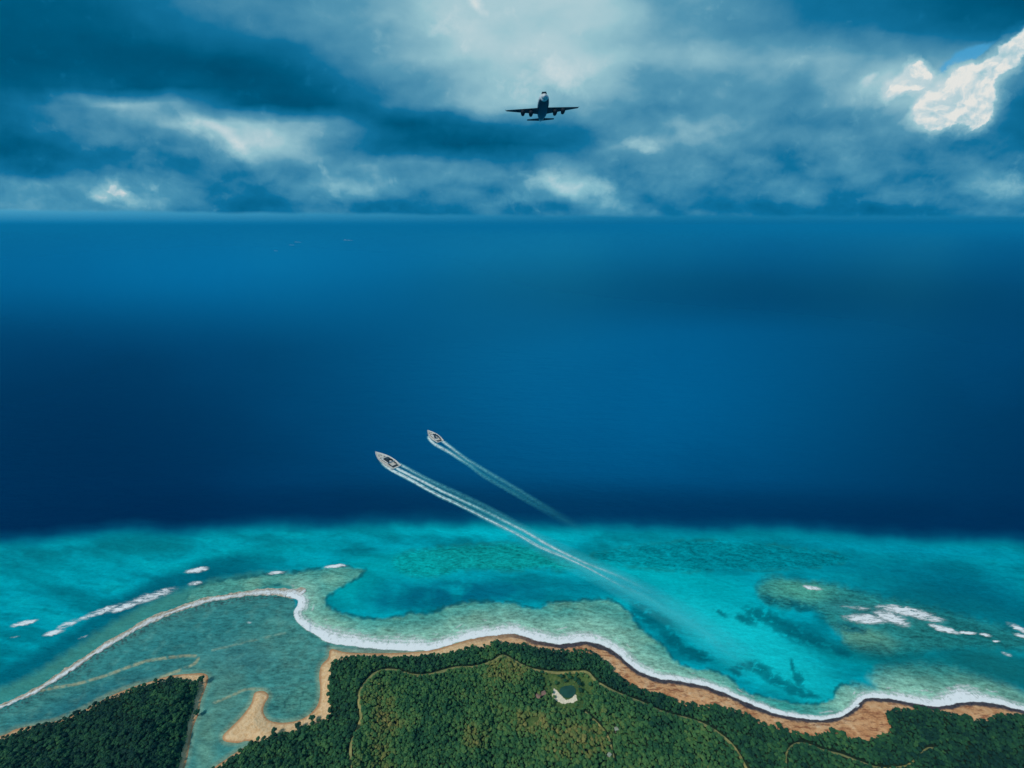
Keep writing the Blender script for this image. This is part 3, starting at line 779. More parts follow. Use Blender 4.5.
breakers([(197, 570, 12, 2.6, -9, 1.2), (336, 566, 11, 1.9, -3, 1.1), (277, 572.5, 11, 1.6, -6, 0.85), (24, 623, 14, 2.2, -13, 1.1), (54, 632.5, 11, 2.4, -15, 1.1), (124, 607, 18, 3.2, -18, 0.95), (100, 612, 28, 3, -20, 0.8),
          (150, 597, 28, 4.5, -18, 0.72), (68, 624, 14, 3, -22, 0.6), (195, 583, 8, 2.2, -8, 0.7), (165, 590, 12, 2, -14, 0.7), (83, 637, 6, 1.2, -25, 0.4), (15, 637, 6, 1, -10, 0.35), (250, 622, 3, 1.2, 0, 0.5)],
         'breaking_wave', 'white breakers streaking the water seaward of the sandbar')
breakers([(813, 588, 11, 2.4, 10, 0.95), (866, 619, 24, 5.0, 5, 1.0), (892, 618, 20, 6, 20, 0.95), (905, 611, 28, 4.5, 8, 0.95), (925, 617, 22, 4, 12, 0.75), (888, 607, 14, 3, 0, 0.7), (944, 629, 16, 3, 16, 1.1), (967, 632.5, 10, 1.7, 5, 1.0), (986, 635, 7, 1.5, 8, 0.9),
          (996, 641, 4, 1, 10, .8), (1020, 629, 14, 2.8, 25, 0.95), (1022, 636, 10, 2, 15, 0.8), (1006, 654, 6, 1.8, 20, 0.7), (858, 608, 18, 2, 6, .5), (857, 706, 4, 2.5, 0, 0.7)],
         'breaking_wave', 'white breakers on the coral plateau at right')

# ------------------------------------------------------------------ footpaths, pond
def ribbon(name, line, half, lift, mat, label=None):
    t_ = np.gradient(line, axis=0); t_ /= np.linalg.norm(t_, axis=1)[:, None]
    nrm = np.stack([-t_[:, 1], t_[:, 0]], 1)
    h = half * (1 + 0.35 * fbm(line[:, 0] * 3, line[:, 1] * 3, 12, 2, 8))[:, None]
    rows = [line + nrm * h * k for k in (-1, 0, 1)]
    P = np.stack(rows, 1).reshape(-1, 2)
    hh = h_at(P[:, 0], P[:, 1]) + lift
    V = ground(P[:, 0], P[:, 1], hh)
    k = np.arange(len(line) - 1) * 3
    F = np.concatenate([np.stack([k + j, k + j + 1, k + j + 4, k + j + 3], 1) for j in (0, 1)])
    return prop(link_mesh(name, V, F, mat), label, None, None, 'structure')
path_m = material('path_earth', rgba(160, 152, 98), 0.95, spec=0.1, var=0.4, vscale=0.2, second=rgba(112, 118, 70))
for i, ln in enumerate(PATHS):
    ribbon('path', ln, 1.3 if i == 0 else 1.0, 0.9, path_m)
POND = smooth_line([(561, 688), (566, 686), (572, 686), (575, 689), (575, 694), (571, 697), (566, 697.5), (562, 695), (560, 692)], True)
SANDP = smooth_line([(553, 689), (556, 690), (560, 695), (565, 699.5), (571, 699), (576, 695), (577, 700), (572, 702.5), (565, 703), (558, 701.5), (553, 697)], True)
def flat_patch(name, poly, lift, mat, wob=1.0):
    Xp, Yp, Fp = tensor(np.arange(poly[:, 0].min() - 2, poly[:, 0].max() + 2, 0.5), np.arange(poly[:, 1].min() - 2, poly[:, 1].max() + 2, 0.5))
    s = sdf(Xp + wob * 2.0 * fbm(Xp, Yp, 4.5, 3, 170), Yp + wob * 1.5 * fbm(Xp, Yp, 4.5, 3, 175), poly, 5)
    hh = land_height(Xp, Yp)[0] + lift
    v_, F_, u_ = subset(ground(Xp, Yp, hh).reshape(-1, 3), Fp, s.ravel()[Fp].max(1) > 0)
    return prop(link_mesh(name, v_, F_, mat), None, None, None, 'structure')
flat_patch('pond_sand', SANDP, 0.25, material('pond_sand', rgba(246, 232, 204), 0.95, var=0.25, vscale=0.5))
flat_patch('pond_water', POND, 0.4, material('pond_water', rgba(40, 84, 72), 0.5, spec=0.15, var=0.3, vscale=0.15), 0.4)

# ------------------------------------------------------------------ trees
def leaf_mat():
    m = bpy.data.materials.new('foliage'); m.use_nodes = True
    n = Nodes(m.node_tree)
    p = n.new('ShaderNodeBsdfPrincipled'); p.inputs['Roughness'].default_value = 0.75; p.inputs['Specular IOR Level'].default_value = 0.25
    ti = n.new('ShaderNodeAttribute', attribute_name='tint', attribute_type='INSTANCER').outputs['Fac']
    info = n.new('ShaderNodeObjectInfo').outputs['Random']
    pos = n.new('ShaderNodeTexCoord').outputs['Object']
    g = n.noise(pos, 2.2, 3, 0.6)
    v = n.math('ADD', n.math('ADD', ti, n.math('MULTIPLY', n.math('SUBTRACT', info, 0.5), 0.30)), n.math('MULTIPLY', n.math('SUBTRACT', g, 0.5), 0.5))
    n.put(p.inputs['Base Color'], n.ramp(v, [(0.0, rgba(14, 58, 46)), (0.3, rgba(44, 96, 58)), (0.55, rgba(82, 126, 68)), (0.78, rgba(116, 126, 66)), (1.0, rgba(156, 146, 84))]))
    o = n.new('ShaderNodeOutputMaterial'); n.put(o.inputs[0], p.outputs[0])
    return m
LEAF = leaf_mat()
BARK = material('bark', rgba(84, 68, 54), 0.9, var=0.4, vscale=3)

def crown_mesh(seed, r=1.0):
    """lumpy broken crown: several leaf clumps of small faces spread through a volume"""
    rnd = random.Random(seed)
    vs_, fs_ = [], []
    clumps = [(0, 0, 0.15, 0.62)]
    for k in range(9):
        a = k / 9 * math.tau + rnd.uniform(-.3, .3); rr = rnd.uniform(0.35, 0.68)
        clumps.append((rr * math.cos(a), rr * math.sin(a), rnd.uniform(-.25, .35), rnd.uniform(.26, .42)))
    for k in range(3):
        clumps.append((rnd.uniform(-.3, .3), rnd.uniform(-.3, .3), rnd.uniform(.4, .62), rnd.uniform(.24, .36)))
    for (cx, cy, cz, cr) in clumps:
        bm = bmesh.new()
        bmesh.ops.create_icosphere(bm, subdivisions=1, radius=cr)
        b0 = len(vs_)
        for v in bm.verts:
            q = v.co * rnd.uniform(0.75, 1.25)
            vs_.append((cx + q.x, cy + q.y, cz + q.z * 0.85))
        for f_ in bm.faces:
            fs_.append([b0 + v.index for v in f_.verts])
        bm.free()
        for j in range(16):     # loose leaf tufts
            d = Vector((rnd.gauss(0, 1), rnd.gauss(0, 1), rnd.gauss(0.3, 1))).normalized()
            c = Vector((cx, cy, cz)) + d * cr * rnd.uniform(.95, 1.3)
            u = d.orthogonal().normalized(); w = d.cross(u); s = rnd.uniform(.05, .12)
            b0 = len(vs_)
            a = rnd.uniform(0, math.tau)
            for k in range(3):
                q = c + (u * math.cos(a + k * 2.1) + w * math.sin(a + k * 2.1)) * s + d * rnd.uniform(-.05, .05)
                vs_.append(tuple(q))
            fs_.append([b0, b0 + 1, b0 + 2])
    V = np.array(vs_) * r
    me = bpy.data.meshes.new('crown')
    me.from_pydata([tuple(v) for v in V], [], fs_)
    me.materials.append(LEAF)
    return me
CROWNS = [crown_mesh(100 + i) for i in range(6)]

def tint_at(px, py):
    b = 0.26 + 0.26 * fbm(px, py, 60, 3, 200) + 0.22 * fbm(px, py, 14, 3, 210)
    inner = inside(px, py, np.vstack([PATH1, [(760, 900), (350, 900)]]))
    b = b + np.where(inner, 0.17, -0.02)
    def e(cx, cy, rx, ry): return 1 - sstep(np.hypot((px - cx) / rx, (py - cy) / ry), 0.5, 1.15)
    b = b + 0.45 * e(575, 742, 42, 24) * (0.6 + fbm(px, py, 6, 2, 220)) + 0.25 * e(510, 668, 28, 18) + 0.28 * e(475, 738, 18, 14) + 0.2 * e(400, 722, 24, 14) + 0.28 * e(530, 724, 22, 14)
    b = b - 0.10 * e(660, 690, 80, 30) - 0.12 * sstep(px, 780, 1000) - 0.10 * sstep(200 - px, 0, 60) + 0.16 * e(380, 730, 20, 60)
    return np.clip(b, 0.02, 0.95)

# candidate positions: jittered lattice on the ground, then kept where the map says wood
sp = 1.95
gx, gy = np.meshgrid(np.arange(-760, 900, sp), np.arange(120, 420, sp * 0.92))
gx = gx + (np.arange(gx.shape[0]) % 2)[:, None] * sp / 2
gx = gx.ravel() + rng.uniform(-.9, .9, gx.size); gy = gy.ravel() + rng.uniform(-.9, .9, gy.size)
px, py = to_px(gx, gy)
ok = (px > -150) & (px < 1180) & (py > 630) & (py < 850)
px, py = px[ok], py[ok]
hh, ss, ff = land_height(px, py)
dpath = np.full(px.shape, 30.0)
for ln in PATHS: dpath = np.minimum(dpath, seg_dist(px, py, ln, 30))
clr = np.maximum(sdf(px + 4 * fbm(px, py, 9, 3, 160), py + 3 * fbm(px, py, 9, 3, 165), CLEAR, 20), sdf(px, py, CLEAR2, 20) - 3) - 1.2 * (rng.random(px.size) < 0.25) * 4
for hx, hy in ((543, 696), (538, 699), (616, 731), (609, 757)):
    clr = np.maximum(clr, 2.6 - np.hypot(px - hx, py - hy) + 0.5)
keep = (ff > 0.6 + 1.5 * fbm(px, py, 10, 2, 230)) & (dpath > 2.0) & (clr < 0.5)
# ragged fringe of scattered trees
px, py, hh, ff = px[keep], py[keep], hh[keep], ff[keep]
pos = ground(px, py, hh)
# trees stand with their crowns above the ground: sizes vary in stands
size = np.clip(1.4 + 0.5 * fbm(px, py, 20, 2, 240) + rng.normal(0, 0.35, px.size), 0.8, 3.0)
tint = tint_at(px, py)

def tree_obj(i, p, r, t_, label, group=None, name='tree'):
    root = bpy.data.objects.new(name, None)
    root.empty_display_size = 0.5
    root.location = p; root.rotation_euler = (0, 0, random.uniform(0, 6.28))
    col.objects.link(root)
    prop(root, label, 'tree', group)
    return root

TRUNKS = []
def trunk_mesh(rnd):
    bm = bmesh.new()
    rings = []
    for (z, r, ox) in ((0, .30, 0), (.5, .22, .02), (1.3, .17, .06), (2.2, .10, .03)):
        rings.append([bm.verts.new((ox + r * math.cos(a * math.tau / 7), r * math.sin(a * math.tau / 7), z)) for a in range(7)])
    for a, b in zip(rings, rings[1:]):
        for k in range(7): bm.faces.new((a[k], a[(k + 1) % 7], b[(k + 1) % 7], b[k]))
    for k in range(4):      # limbs
        an = k * 1.57 + rnd.uniform(-.3, .3)
        a0 = Vector((.04, 0, 1.2 + .2 * k)); b0 = a0 + Vector((math.cos(an) * .8, math.sin(an) * .8, .7))
        sd_ = Vector((-math.sin(an), math.cos(an), 0)) * .06
        q = [bm.verts.new(v) for v in (a0 + sd_, a0 - sd_, a0 + Vector((0, 0, .12)), b0)]
        for f_ in ((0, 1, 3), (1, 2, 3), (2, 0, 3)): bm.faces.new([q[j] for j in f_])
    me = bpy.data.meshes.new('trunk'); bm.to_mesh(me); bm.free(); me.materials.append(BARK)
    return me
TRUNK = trunk_mesh(random.Random(5))

LEAF_T = LEAF.copy(); LEAF_T.name = 'foliage_single'
for nd in LEAF_T.node_tree.nodes:
    if nd.type == 'ATTRIBUTE':
        nd.attribute_type = 'OBJECT'; nd.attribute_name = 'tint'
CROWNS_T = []
for c in CROWNS:
    c2 = c.copy(); c2.materials.clear(); c2.materials.append(LEAF_T); CROWNS_T.append(c2)

def place_tree(p, r, t_, label, group=None, name='tree', k=None):
    root = tree_obj(0, p, r, t_, label, group, name)
    k = random.randrange(6) if k is None else k
    tr = bpy.data.objects.new('trunk', TRUNK); tr.parent = root; tr.scale = (r * .45, r * .45, r * .75); col.objects.link(tr)
    cr = bpy.data.objects.new('crown', CROWNS_T[k]); cr.parent = root; cr.location = (0, 0, r * 1.75); cr.scale = (r, r, r * .85); cr['tint'] = float(t_); col.objects.link(cr)
    return root

# the 290 nearest trees stand as objects, the rest is one wood
vis = (px > 4) & (px < 1020) & (py < 766) & (py > 700)
score = np.where(vis, size * (1 + 0.0 * py) / np.linalg.norm(pos - np.array([0, 0, H]), axis=1), 0)
big = np.zeros(px.size, bool); big[np.argsort(-score)[:280]] = True
for i in np.nonzero(big)[0]:
    left = px[i] < 210
    lab = ('round crowned forest tree in the dense wood of the left headland' if left else 'round crowned green forest tree in the dense wood along the bottom of the photo')
    place_tree(pos[i], size[i] * 1.08, tint[i], lab, 'forest trees of the left headland' if left else 'forest trees of the main coast')

def forest(name, sel, label):
    P = pos[sel]
    me = bpy.data.meshes.new(name)
    me.vertices.add(len(P)); me.vertices.foreach_set('co', P.astype(np.float32).ravel())
    o = bpy.data.objects.new(name, me); col.objects.link(o)
    for nm, arr in (('rad', size[sel]), ('tint', tint[sel]), ('spin', rng.uniform(0, 6.28, len(P))), ('tall', rng.uniform(.75, 1.15, len(P)))):
        a = me.attributes.new(nm, 'FLOAT', 'POINT'); a.data.foreach_set('value', arr.astype(np.float32))
    a = me.attributes.new('pick', 'INT', 'POINT'); a.data.foreach_set('value', rng.integers(0, 6, len(P)).astype(np.int32))
    ng = bpy.data.node_groups.new(name, 'GeometryNodeTree')
    ng.interface.new_socket('Geometry', in_out='INPUT', socket_type='NodeSocketGeometry')
    ng.interface.new_socket('Geometry', in_out='OUTPUT', socket_type='NodeSocketGeometry')
    gi = ng.nodes.new('NodeGroupInput'); go = ng.nodes.new('NodeGroupOutput')
    join = ng.nodes.new('GeometryNodeGeometryToInstance')
    for pr in PROTO:
        oi = ng.nodes.new('GeometryNodeObjectInfo'); oi.inputs['Object'].default_value = pr; oi.inputs['As Instance'].default_value = True
        ng.links.new(oi.outputs['Geometry'], join.inputs[0])
    def named(nm, typ='FLOAT'):
        a = ng.nodes.new('GeometryNodeInputNamedAttribute'); a.data_type = typ; a.inputs['Name'].default_value = nm
        return a.outputs['Attribute']
    ip = ng.nodes.new('GeometryNodeInstanceOnPoints')
    m2p = ng.nodes.new('GeometryNodeMeshToPoints')
    ng.links.new(gi.outputs[0], m2p.inputs['Mesh']); ng.links.new(m2p.outputs[0], ip.inputs['Points'])
    # join geometry instead so that each prototype is a pickable instance
    jn = ng.nodes.new('GeometryNodeJoinGeometry')
    for nd in list(ng.nodes):
        if nd.bl_idname == 'GeometryNodeObjectInfo': ng.links.new(nd.outputs['Geometry'], jn.inputs[0])
    ng.nodes.remove(join)
    ng.links.new(jn.outputs[0], ip.inputs['Instance'])
    ip.inputs['Pick Instance'].default_value = True
    ng.links.new(named('pick', 'INT'), ip.inputs['Instance Index'])
    cr = ng.nodes.new('ShaderNodeCombineXYZ'); ng.links.new(named('spin'), cr.inputs[2]); ng.links.new(cr.outputs[0], ip.inputs['Rotation'])
    rad = named('rad'); ta = ng.nodes.new('ShaderNodeMath'); ta.operation = 'MULTIPLY'
    ng.links.new(rad, ta.inputs[0]); ng.links.new(named('tall'), ta.inputs[1])
    cs = ng.nodes.new('ShaderNodeCombineXYZ')
    ng.links.new(rad, cs.inputs[0]); ng.links.new(rad, cs.inputs[1]); ng.links.new(ta.outputs[0], cs.inputs[2])
    ng.links.new(cs.outputs[0], ip.inputs['Scale'])
    ng.links.new(ip.outputs[0], go.inputs[0])
    md = o.modifiers.new('wood', 'NODES'); md.node_group = ng
    prop(o, label, 'forest', None, 'stuff')
    return o
# prototypes (crown over its trunk in one mesh), never linked into the scene
PROTO = []
for i, c in enumerate(CROWNS):
    bm = bmesh.new(); bm.from_mesh(c)
    bmesh.ops.translate(bm, verts=bm.verts, vec=(0, 0, 1.6))
    me = bpy.data.meshes.new('wood_tree'); bm.to_mesh(me); bm.free(); me.materials.append(LEAF)
    PROTO.append(bpy.data.objects.new('wood_tree', me))
forest('forest', ~big & (px < 212 + (py - 700) * -0.2) & (ff > 0) , 'dense dark green forest covering the left headland')
forest('forest', ~big & ~(px < 212 + (py - 700) * -0.2), 'dense green forest behind the orange beach')

# distinct single trees
singles = [((202.5, 683.5), 3.6, .12, 'dark lone tree at the sandy tip of the left headland'),
           ((198, 716), 2.8, .12, 'dark tree leaning over the narrow beach on the east side of the left headland'),
           ((313, 722), 3.0, .2, 'tree at the top of the cove beach, highest of three on the sand edge'),
           ((299, 729), 2.8, .2, 'tree on the sand edge of the cove, middle of three'),
           ((275, 734.5), 2.8, .2, 'tree on the sand edge of the cove, closest to the sand spit'),
           ((561, 679), 2.2, .25, 'dark tree on the lawn beside the pond, left of its pair'),
           ((569, 680), 2.4, .22, 'dark tree on the lawn beside the pond, right of its pair'),
           ((579, 687), 2.8, .15, 'dark tree on the right bank of the pond'),
           ((575.5, 682.5), 2.6, .18, 'dark tree at the upper right corner of the pond'),
           ((580, 693), 2.3, .2, 'tree at the lower right of the pond just above its sand'),
           ((565, 683), 1.8, .3, 'low tree on the top edge of the pond'),
           ((556, 685), 1.9, .4, 'small pale bush-like tree on the left bank of the pond')]
for (q, r, t_, lab) in singles:
    h = h_at(*q)[0]
    place_tree(ground(q[0], q[1], h), r, t_, lab, None, 'tree')

# ------------------------------------------------------------------ small huts by the clearing
wall_m = material('hut_wall', rgba(168, 150, 132), 0.9, var=0.25, vscale=0.6)
roofs = {'rust': material('rust_roof', rgba(150, 118, 104), 0.8, var=0.35, vscale=0.7), 'pale': material('pale_roof', rgba(160, 168, 148), 0.7, var=0.2, vscale=0.7)}
door_m = material('hut_door', rgba(64, 50, 42), 0.8)
def hut(q, w, d, hgt, rot, roof, label):
    h = float(h_at(*q)[0])
    P = ground(q[0], q[1], h)
    root = bpy.data.objects.new('hut', None); col.objects.link(root); root.location = P; root.rotation_euler = (0, 0, R(rot))
    prop(root, label, 'hut', 'huts in the wood around the pond')
    bm = bmesh.new(); bmesh.ops.create_cube(bm, size=1, matrix=Matrix.Translation((0, 0, hgt / 2 - .5)) @ Matrix.Diagonal((w, d, hgt + 1, 1)))
    from_bm('wall', bm, wall_m, root)
    bm = bmesh.new(); e = .5
    z0 = hgt + .01; z1 = hgt + d * .32
    pr = [(-d / 2 - e, z0), (d / 2 + e, z0), (d / 2 + e, z0 + .2), (0, z1), (-d / 2 - e, z0 + .2)]
    A = [bm.verts.new((-w / 2 - e, y, z)) for y, z in pr]; B = [bm.verts.new((w / 2 + e, y, z)) for y, z in pr]
    bm.faces.new(A); bm.faces.new(B[::-1])
    for k in range(5): bm.faces.new((A[k], B[k], B[(k + 1) % 5], A[(k + 1) % 5]))
    from_bm('roof', bm, roofs[roof], root)
    bm = bmesh.new(); bmesh.ops.create_cube(bm, size=1, matrix=Matrix.Translation((0, -d / 2 - .04, 1.05)) @ Matrix.Diagonal((1.0, .1, 2.1, 1)))
    from_bm('door', bm, door_m, root)
hut((543, 696), 3.6, 2.6, 3.4, 20, 'rust', 'small hut with a rusty pink roof left of the pond, nearest to its sand')
hut((538, 699), 3.2, 2.4, 3.4, -30, 'rust', 'small hut with a rusty pink roof left of the pond, deeper in the trees')
hut((616, 731), 2.2, 1.8, 2.8, 10, 'pale', 'small white roofed hut in the wood at the right of the yellow scrub')
hut((609, 757), 2.0, 1.7, 2.8, 45, 'pale', 'small white roofed hut beside the short trail near the bottom edge')

# ------------------------------------------------------------------ boats
HULL = material('hull_paint', (0.86, 0.86, 0.85, 1), 0.35, var=0.15, vscale=0.15)
STRIPE = material('hull_stripe', (0.02, 0.03, 0.05, 1), 0.4)
DECK = material('deck_boards', rgba(214, 210, 200), 0.8, var=0.3, vscale=0.4)
DARKP = material('dark_paint', (0.02, 0.024, 0.03, 1), 0.5, var=0.3, vscale=0.5)
CABIN = material('cabin_paint', (0.7, 0.7, 0.68, 1), 0.4, var=0.12, vscale=0.3)
GLASS = material('cabin_glass', (0.01, 0.015, 0.02, 1), 0.08, spec=0.8)
METAL = material('grey_metal', (0.35, 0.36, 0.37, 1), 0.4, 0.6)

def hull_sections(L, B):
    o = []
    for s in np.linspace(0, 1, 17):
        half = B / 2 * (0.80 + 0.20 * sstep(s, 0, .35)) * (1 - np.clip((s - .42) / .58, 0, 1) ** 2.1 * 0.96)
        o.append((-L / 2 + L * s, half, 2.4 + 2.2 * s ** 2.5))
    return o
def box(bm, c, s, taper=1.0, slope=0.0):
    x, y, z = c; a, b, h = s[0] / 2, s[1] / 2, s[2]
    v = [bm.verts.new((x + i * a, y + j * b, z)) for i, j in ((-1, -1), (1, -1), (1, 1), (-1, 1))]
    w = [bm.verts.new((x + i * a * taper - (slope if i > 0 else 0), y + j * b * taper, z + h)) for i, j in ((-1, -1), (1, -1), (1, 1), (-1, 1))]
    bm.faces.new(v[::-1]); bm.faces.new(w)
    for k in range(4): bm.faces.new((v[k], v[(k + 1) % 4], w[(k + 1) % 4], w[k]))
def cyl(bm, a, b, r0, r1=None, n=10):
    a = Vector(a); b = Vector(b); r1 = r0 if r1 is None else r1
    d = (b - a).normalized(); u = d.orthogonal().normalized(); w = d.cross(u)
    A = [bm.verts.new(a + (u * math.cos(k * math.tau / n) + w * math.sin(k * math.tau / n)) * r0) for k in range(n)]
    Bv = [bm.verts.new(b + (u * math.cos(k * math.tau / n) + w * math.sin(k * math.tau / n)) * r1) for k in range(n)]
    bm.faces.new(A[::-1]); bm.faces.new(Bv)
    for k in range(n): bm.faces.new((A[k], A[(k + 1) % n], Bv[(k + 1) % n], Bv[k]))

def boat(L, B, label, variant):
    root = bpy.data.objects.new('motor_yacht', None); col.objects.link(root)
    prop(root, label, 'boat', 'two boats speeding side by side over deep water')
    sec = hull_sections(L, B)
    bm = bmesh.new(); rings = []
    for x, hw, zt in sec:
        prof = [(-hw, zt + .9), (-hw * .97, zt), (-hw * .86, .6), (-hw * .45, -1.2), (0, -1.8), (hw * .45, -1.2), (hw * .86, .6), (hw * .97, zt), (hw, zt + .9), (hw - min(.5, hw * .4), zt + .9), (hw - min(.6, hw * .45), zt), (-hw + min(.6, hw * .45), zt), (-hw + min(.5, hw * .4), zt + .9)]
        fl = 1 if x > 0 else 0
        rings.append([bm.verts.new((x + fl * (z / 5) * 1.5 * (x / (L / 2)) ** 4, y, z)) for y, z in prof])
    for a, b in zip(rings, rings[1:]):
        for k in range(13):
            if k == 10: continue                       # the deck is its own part
            bm.faces.new((a[k], a[(k + 1) % 13], b[(k + 1) % 13], b[k]))
    bm.faces.new(rings[0]); bm.faces.new(rings[-1][::-1])
    hull = from_bm('hull', bm, HULL, root, smooth=False)
    bm = bmesh.new()
    top = [[bm.verts.new((x, s * (hw - min(.55, hw * .42)), zt + .05)) for s in (-1, 1)] for x, hw, zt in sec]
    bot = [[bm.verts.new((x, s * (hw - min(.55, hw * .42)), zt - .25)) for s in (-1, 1)] for x, hw, zt in sec]
    for a, b in zip(top, top[1:]): bm.faces.new((a[0], b[0], b[1], a[1]))
    for a, b in zip(bot, bot[1:]): bm.faces.new((a[0], a[1], b[1], b[0]))
    for q, w_ in ((0, 1), (1, 0)):
        for k in range(len(top) - 1): bm.faces.new((top[k][q], top[k + 1][q], bot[k + 1][q], bot[k][q]))
    from_bm('deck', bm, DECK, root)
    # dark rubbing strake along the hull
    bm = bmesh.new()
    for s in (-1, 1):
        for (x0, h0, z0), (x1, h1, z1) in zip(sec[:-1], sec[1:]):
            p = [(x0, s * (h0 * .99 + .08), z0 - .1), (x1, s * (h1 * .99 + .08), z1 - .1), (x1, s * (h1 * .93 + .12), z1 - 1.1), (x0, s * (h0 * .93 + .12), z0 - 1.1)]
            bm.faces.new([bm.verts.new(q) for q in p])
    from_bm('rubbing_strake', bm, STRIPE, hull)
    dz = 2.5
    k = L / 60
    bm = bmesh.new(); box(bm, (-3 * k, 0, dz), (20 * k, B * .58, 2.8), .96, 2.0); cab = from_bm('cabin', bm, CABIN, root, bevel=.2)
    bm = bmesh.new()
    for s in (-1, 1): box(bm, (-3 * k, s * B * .285, dz + .9), (16 * k, .35, 1.1))
    box(bm, (5.9 * k, 0, dz + .9), (1.2, B * .46, 1.2))
    from_bm('window', bm, GLASS, cab)
    bm = bmesh.new(); box(bm, (-4 * k, 0, dz + 2.85), (10 * k, B * .44, 2.4), .9, 1.5); wh = from_bm('wheelhouse', bm, CABIN if variant else DARKP, root, bevel=.15)
    bm = bmesh.new(); box(bm, (.6 * k, 0, dz + 3.7), (1.0, B * .38, 1.0)); from_bm('window', bm, GLASS, wh)
    bm = bmesh.new(); box(bm, (-5 * k, 0, dz + 5.3), (7.5 * k, B * .34, .25)); from_bm('roof', bm, DARKP, wh)
    bm = bmesh.new(); cyl(bm, (-5 * k, 0, dz + 5.3), (-6.2 * k, 0, dz + 11), .28, .1)
    cyl(bm, (-5.6 * k, -2, dz + 8.2), (-5.6 * k, 2, dz + 8.2), .12); cyl(bm, (-5.2 * k, -1.2, dz + 6.8), (-5.2 * k, 1.2, dz + 6.8), .18)
    from_bm('mast', bm, METAL, root)
    for s in (-1, 1):
        bm = bmesh.new(); box(bm, (-11 * k, s * B * .17, dz + 2.8), (4.6, 2.4, 3.0), .75, .0); from_bm('funnel', bm, DARKP, root, bevel=.1)
    # aft deck gear, tenders, hatches
    for s in (-1, 1):
        bm = bmesh.new()
        seg = [(-21.5 * k, .5, .5), (-20.5 * k, 1.1, .3), (-17 * k, 1.2, .3), (-15 * k, .7, .45), (-14.2 * k, .1, .8)]
        rr = []
        for x, hw, z in seg:
            rr.append([bm.verts.new((x, s * B * .24 + y, dz + z + zz)) for y, zz in ((-hw, 1.1), (-hw * .7, .2), (0, -.05), (hw * .7, .2), (hw, 1.1), (0, .8))])
        for a, b in zip(rr, rr[1:]):
            for q in range(6): bm.faces.new((a[q], a[(q + 1) % 6], b[(q + 1) % 6], b[q]))
        bm.faces.new(rr[0]); bm.faces.new(rr[-1][::-1])
        t_ = from_bm('tender', bm, DARKP if s < 0 or not variant else CABIN, root)
    bm = bmesh.new(); box(bm, (-25 * k, 0, 2.45), (5 * k, B * .5, .5)); from_bm('swim_platform', bm, DARKP, root)
    for x, w_ in ((10 * k, 2.8), (13.5 * k, 2.4), (17 * k, 1.9), (20 * k, 1.4)):
        for s in (-1, 1):
            bm = bmesh.new(); box(bm, (x, s * B * .17 * (1 - (x / k - 10) * .06), 2.55 + (x > 14 * k) * .5), (2.6, w_, .8), .9); from_bm('deck_hatch', bm, DARKP, root)
    bm = bmesh.new(); cyl(bm, (22.5 * k, 0, 3.4), (22.5 * k, 0, 4.5), .7, .5); cyl(bm, (21 * k, -.9, 3.6), (21 * k, .9, 3.6), .4); from_bm('windlass', bm, METAL, root)
    # guard rail
    bm = bmesh.new()
    for s in (-1, 1):
        pts = [Vector((x, s * (hw - .25), zt + 1.9)) for x, hw, zt in sec]
        for a, b in zip(pts, pts[1:]):
            if (a - b).length > .2: cyl(bm, a, b, .06, n=5)
        for a in pts[::1]: cyl(bm, a - Vector((0, 0, 1.1)), a, .05, n=5)
    from_bm('guard_rail', bm, METAL, root)
    return root

def place_boat(root, bow, stern):
    A = ground(*bow); B_ = ground(*stern)
    d = A - B_
    root.location = (A + B_) / 2
    root.location.z = 0.2
    root.rotation_euler = (0, R(-1.5), math.atan2(d[1], d[0]))
    return float(np.hypot(d[0], d[1]))
L1 = float(np.linalg.norm(ground(376, 455) - ground(397, 468)))
L2 = float(np.linalg.norm(ground(428, 433) - ground(440.5, 442.5)))
print('boat lengths', L1, L2)
b1 = boat(L1, L1 * .33, 'larger white boat with dark deck gear trailing three foam lines, the nearer one', 0)
place_boat(b1, (376, 455), (397, 468))
b2 = boat(L2, L2 * .36, 'smaller white boat farther out, trailing two foam lines', 1)
place_boat(b2, (428, 433), (440.5, 442.5))

# wakes: foam ribbons lying on the water
def wake(name, lines, label, mat):
    Vs, Fs, Ds, Ws = [], [], [], []; off = 0
    for li, (pts, w0, w1, dens, lift) in enumerate(lines):
        ln = smooth_line(pts, n=14)
        t_ = np.gradient(ln, axis=0); t_ /= np.linalg.norm(t_, axis=1)[:, None]
        nm = np.stack([-t_[:, 1], t_[:, 0]], 1)
        s = np.linspace(0, 1, len(ln)); w = (w0 + (w1 - w0) * s)[:, None]
        ks = np.linspace(-1, 1, 9)
        P = np.stack([ln + nm * w * k for k in ks], 1)
        D = np.interp(s, np.linspace(0, 1, len(dens)), dens)[:, None] * (1 - np.abs(ks[None]) ** 1.1) * (1 + 0.3 * np.sin(ks[None] * 9 + 4 * fbm(s[:, None] * 40, ks[None] * 3, 5, 2)) * (w0 > 2))
        Ws.append(np.full(D.size, 0.0 if w1 > 5 else 1.0))
        V = ground(P[..., 0], P[..., 1], lift).reshape(-1, 3)
        n_ = len(ln); i = np.arange(n_ - 1)[:, None] * 9 + np.arange(8)[None]
        F = np.stack([i, i + 1, i + 10, i + 9], -1).reshape(-1, 4) + off
        Vs.append(V); Fs.append(F); Ds.append(D.ravel()); off += len(V)
    o = link_mesh(name, np.concatenate(Vs), np.concatenate(Fs), mat)
    attr(o, 'foam', np.concatenate(Ds)); attr(o, 'white', np.concatenate(Ws))
    prop(o, label, 'wake', None, 'stuff')
wake_m = bpy.data.materials.new('wake_foam'); wake_m.use_nodes = True
n = Nodes(wake_m.node_tree)
